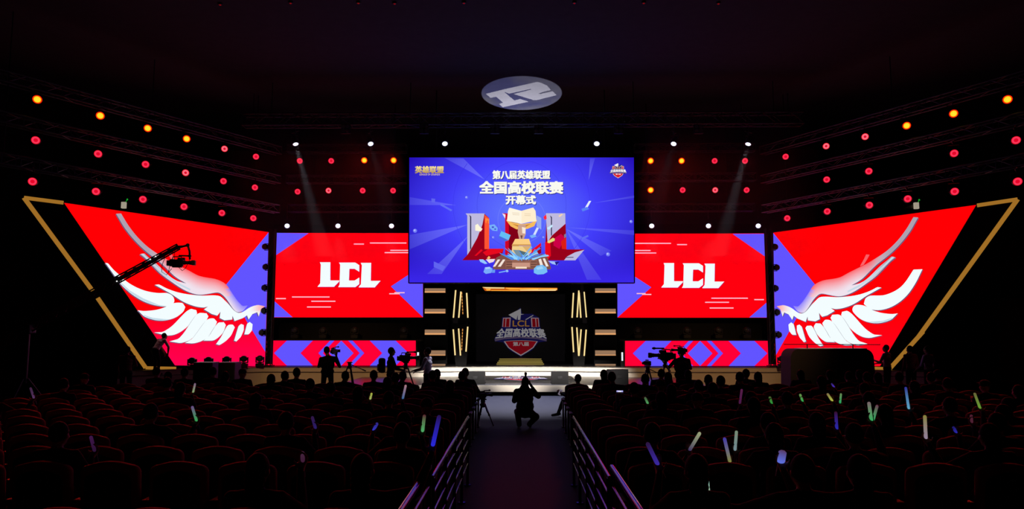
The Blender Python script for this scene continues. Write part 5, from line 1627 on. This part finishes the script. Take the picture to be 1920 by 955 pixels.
def nearest_seat(X, ri):
    s = -1 if X < 0 else 1
    k = int(round((abs(X) - 1.28) / PITCH_X))
    return s, max(0, min(12, k))
def px_of(p):
    q = ROT.transposed() @ (V(p) - EYE)
    return 960 + F_PX * q.x / -q.z, 477.5 - F_PX * q.y / -q.z
SBOX = [(min(a[0], a[2]) - 5, min(a[1], a[3]), max(a[0], a[2]) + 5, max(a[1], a[3]), 1656 / ((a[1] + a[3]) / 2 - 616)) for a in STICKS]
SBOX.append((1155, 730, 1169, 741, 14.1))
def covers(X, Yr, box, hand=None):
    """does a seated person at X in the row at Yr hide this part of the picture"""
    for x0, x1, z0, z1 in ((X - .115, X + .115, 1.04, 1.36), (X - .27, X + .27, .3, 1.09)):
        l, t = px_of((x0, Yr + .2, z1)); r_, b_ = px_of((x1, Yr + .2, z0))
        if l < box[2] and r_ > box[0] and t < box[3] and b_ > box[1]: return True
    return False
def hides_sticks(X, Yr, but=-1):
    return sum(1 for j, b_ in enumerate(SBOX) if j != but and b_[4] > Yr + .3 and covers(X, Yr, b_))
for i in [4] + [j for j in range(len(STICKS)) if j != 4]:
    tx, ty, bx, by, ct, cb, words = STICKS[i]
    ct = tuple(c * .6 for c in ct); cb = tuple(c * .7 for c in cb)
    best = None
    for ri, Yr in enumerate(ROWS):
        Yh = Yr + .60
        q = at(bx, by, Yh)
        if q.z < .8 or q.z > 1.6: continue
        s, k0 = nearest_seat(q.x, ri)
        for k in (k0 - 1, k0, k0 + 1):
            if k < 0 or k > 12 or (ri, s, k) in taken: continue
            for off in (-.12, 0, .12):
                Xp = s * (1.28 + PITCH_X * k) + off
                if abs(Xp) > .70 * Yr + .55: continue
                dx = abs(q.x - Xp)
                cost = abs(q.z - 1.12) + max(0, dx - .42) * 2 + abs(off) * .3 + .4 * hides_sticks(Xp, Yr, i)
                if covers(Xp, Yr, (bx - 4, min(ty, by), bx + 4, by)): cost += .7
                if best is None or cost < best[0]: best = (cost, ri, s, k, q, Yh, Xp)
    if best is None: continue
    _, ri, s, k, q, Yh, Xp = best
    taken[(ri, s, k)] = 1
    X = Xp
    origin = V((X, ROWS[ri] + .14, 0))
    h = q - origin
    arm = 'R' if h.x > 0 else 'L'; sg = 1 if arm == 'R' else -1
    sh = V((sg * .18, .05, 1.02))
    d_ = h - sh
    if d_.length > .62: h = sh + d_ * (.62 / d_.length)
    hd = V((0, .75, .65)).normalized()
    wr = h - hd * .075
    mid = (sh + wr) / 2; dl_ = (wr - sh).length
    el = mid + V((sg * .5, -.1, -1)).normalized() * math.sqrt(max(.003, .29 ** 2 - (dl_ / 2) ** 2))
    J = sit(**{'wr' + arm: wr, 'el' + arm: el, 'hand' + arm: hd, 'thumb' + arm: (-sg, 0, .2), 'curl' + arm: (0, -.4, .9), 'bend' + arm: 1.0})
    seat_words = '%s row from the camera, %s seat %s of the aisle' % (ORD[ri], ORD[k], 'left' if s < 0 else 'right')
    person('person', origin, 0, 'person holding a light stick, ' + seat_words, J, top=('black', 'navy', 'maroon')[i % 3], legs='black', voxel=.012, hair=('short', 'long')[i % 2], group='people in the audience')
    hp_ = origin + h
    tipw = at(tx, ty, hp_.y + .02)
    if (origin + h - q).length > .02: tipw = tipw + (origin + h - q)
    axv = (tipw - hp_)
    L = axv.length; axv.normalize()
    r = thing('light_stick', hp_, words, 'light stick', 'light sticks in the audience')
    n = 12; rad = .017 if i not in (4, 5) else .03
    mb = MB(); prof = [(-.015, rad * .6), (0, rad)] + [(L * t / 8, rad) for t in range(1, 8)] + [(L - .012, rad), (L, rad * .5)]
    for hgt, rr in prof:
        for a in range(n):
            t = 2 * math.pi * a / n; u = axv.orthogonal().normalized(); w_ = axv.cross(u)
            mb.v.append(tuple(axv * hgt + (u * math.cos(t) + w_ * math.sin(t)) * rr)); mb.c.append(mixc(cb, ct, hgt / L))
    for j in range(len(prof) - 1):
        for a in range(n):
            mb.f.append([j * n + a, j * n + (a + 1) % n, (j + 1) * n + (a + 1) % n, (j + 1) * n + a]); mb.m.append(0); mb.sm.append(True)
    mb.f.append([len(mb.v) - n + a for a in range(n)]); mb.m.append(0); mb.sm.append(False)
    mb.build('tube', LED, r, colors=True)
    MB().cyl(axv * -.11, axv * -.012, rad * .8, n=10).build('handle', PLASTIC, r)

# a phone with a lit screen held by someone right of the aisle
# the rest of the audience shares six builds
VAR = []
specs = [(sit(), 'black', 'short'), (sit(head=(.02, .10, 1.19), elL=(-.24, .14, .76), wrL=(-.05, .36, .70)), 'navy', 'short'), (sit(head=(0, .07, 1.18), chest=(0, .05, .90)), 'black', 'long'),
         (sit(head=(-.02, .09, 1.23), neck=(0, .06, 1.10), shL=(-.2, .05, 1.04), shR=(.2, .05, 1.04)), 'maroon', 'short'), (sit(head=(.01, .12, 1.17), neck=(0, .08, 1.06), wrR=(.04, .36, .80), elR=(.24, .14, .78)), 'navy', 'long'),
         (sit(head=(0, .08, 1.20), wrL=(-.06, .34, .90), wrR=(.06, .34, .90), elL=(-.23, .14, .76), elR=(.23, .14, .76), handL=(.3, .5, .6), handR=(-.3, .5, .6)), 'black', 'cap')]
def seat_person(ri, s, k):
    if (ri, s, k) in taken: return
    X = s * (1.28 + PITCH_X * k)
    if abs(X) > .70 * ROWS[ri] + .55 or k > 12 or hides_sticks(X, ROWS[ri]): return
    taken[(ri, s, k)] = 1
    v = random.randrange(6)
    kind = {'short': 'short-haired', 'long': 'long-haired', 'cap': 'cap-wearing'}[specs[v][2]]
    lab = '%s person seated %s row from the camera, %s %s of the aisle' % (kind, ORD[ri], ORD[k], 'left' if s < 0 else 'right')
    loc = (X + random.uniform(-.03, .03), ROWS[ri] + .14, 0); rz = random.uniform(-.06, .06)
    ex = [p for p in VAR if p[0] == v]
    if ex: copy_thing(ex[0][1], loc, rz, lab, 'people in the audience')
    else: VAR.append((v, person('person', loc, rz, lab, specs[v][0], top=specs[v][1], legs='black', voxel=.011, hair=specs[v][2], group='people in the audience')))
# heads that stand out against the stage front
for px, py in ((312, 693), (341, 690), (508, 701), (534, 702), (557, 702), (576, 704), (638, 698), (698, 701), (757, 706), (826, 699), (1127, 701), (1216, 699), (1300, 704), (1356, 706), (1385, 704), (1428, 706)):
    best = None
    for ri in (8, 9, 10, 11, 12):
        q = at(px, py, ROWS[ri] + .22)
        s, k = nearest_seat(q.x, ri)
        if (ri, s, k) in taken: continue
        c = abs(q.x - s * (1.28 + PITCH_X * k)) + .5 * abs(q.z - 1.31)
        if best is None or c < best[0]: best = (c, ri, s, k)
    if best: seat_person(*best[1:])
rr = random.Random(11)
for ri in range(3, 13):
    for s in (-1, 1):
        for k in range(13):
            pr = (.08 if ri < 6 else .16 if ri < 9 else .24)
            if rr.random() < pr * (1.3 if s > 0 else 1): seat_person(ri, s, k)
q = at(1162, 736, ROWS[7] + .75)
s_, k_ = nearest_seat(q.x, 7)
if (7, s_, k_) not in taken:
    taken[(7, s_, k_)] = 1
    o_ = V((s_ * (1.28 + PITCH_X * k_), ROWS[7] + .14, 0)); h = q - o_ - V((0, .02, .05))
    person('person', o_, 0, 'dark-clothed person filming with a phone, in the block right of the aisle', sit(wrR=h + V((.05, -.06, -.05)), elR=(.26, .26, .86), handR=(-.2, .5, .8), thumbR=(-1, 0, .3), wrL=h + V((-.06, -.06, -.05)), elL=(-.24, .26, .86), handL=(.2, .5, .8), thumbL=(1, 0, .3)), top='black', legs='black', voxel=.011, group='people in the audience')
r = thing('phone', q, 'phone with a lit screen held up right of the aisle', 'phone')
MB().rbox((0, .004, 0), (.155, .008, .078), .004).build('case', PLASTIC, r)
D = Display(q + V((0, -.002, 0)), (0, -1, 0)); D.step = .0004
D.poly([(1156, 732.6), (1168.3, 732.6), (1168.3, 739.4), (1156, 739.4)], C(170, 170, 235))
D.poly([(1156, 735.4), (1168.3, 735.4), (1168.3, 739.4), (1156, 739.4)], C(70, 60, 140)); D.poly([(1159, 733.5), (1165, 733.5), (1165, 737), (1159, 737)], C(235, 235, 255))
D.build('screen', r)
# ------------------------------------------------------------------ thin stage haze under the lamps
hz = bpy.data.materials.new('thin_haze'); hz.use_nodes = True
nt = hz.node_tree; nt.nodes.clear()
o_ = nt.nodes.new('ShaderNodeOutputMaterial'); vs_ = nt.nodes.new('ShaderNodeVolumeScatter')
vs_.inputs['Density'].default_value = .004
vs_.inputs['Anisotropy'].default_value = .3
nt.links.new(vs_.outputs[0], o_.inputs['Volume'])
for s_, n_ in ((-1, 'left'), (1, 'right')):
    o = MB().box((s_ * 7.0, 26.0, 7.2), (5.4, 5.2, 5.0)).build('haze', hz)
    o['kind'] = 'stuff'; o['label'] = 'thin stage haze under the white lamps %s of the main screen' % n_; o['category'] = 'haze'; o['group'] = 'stage haze'
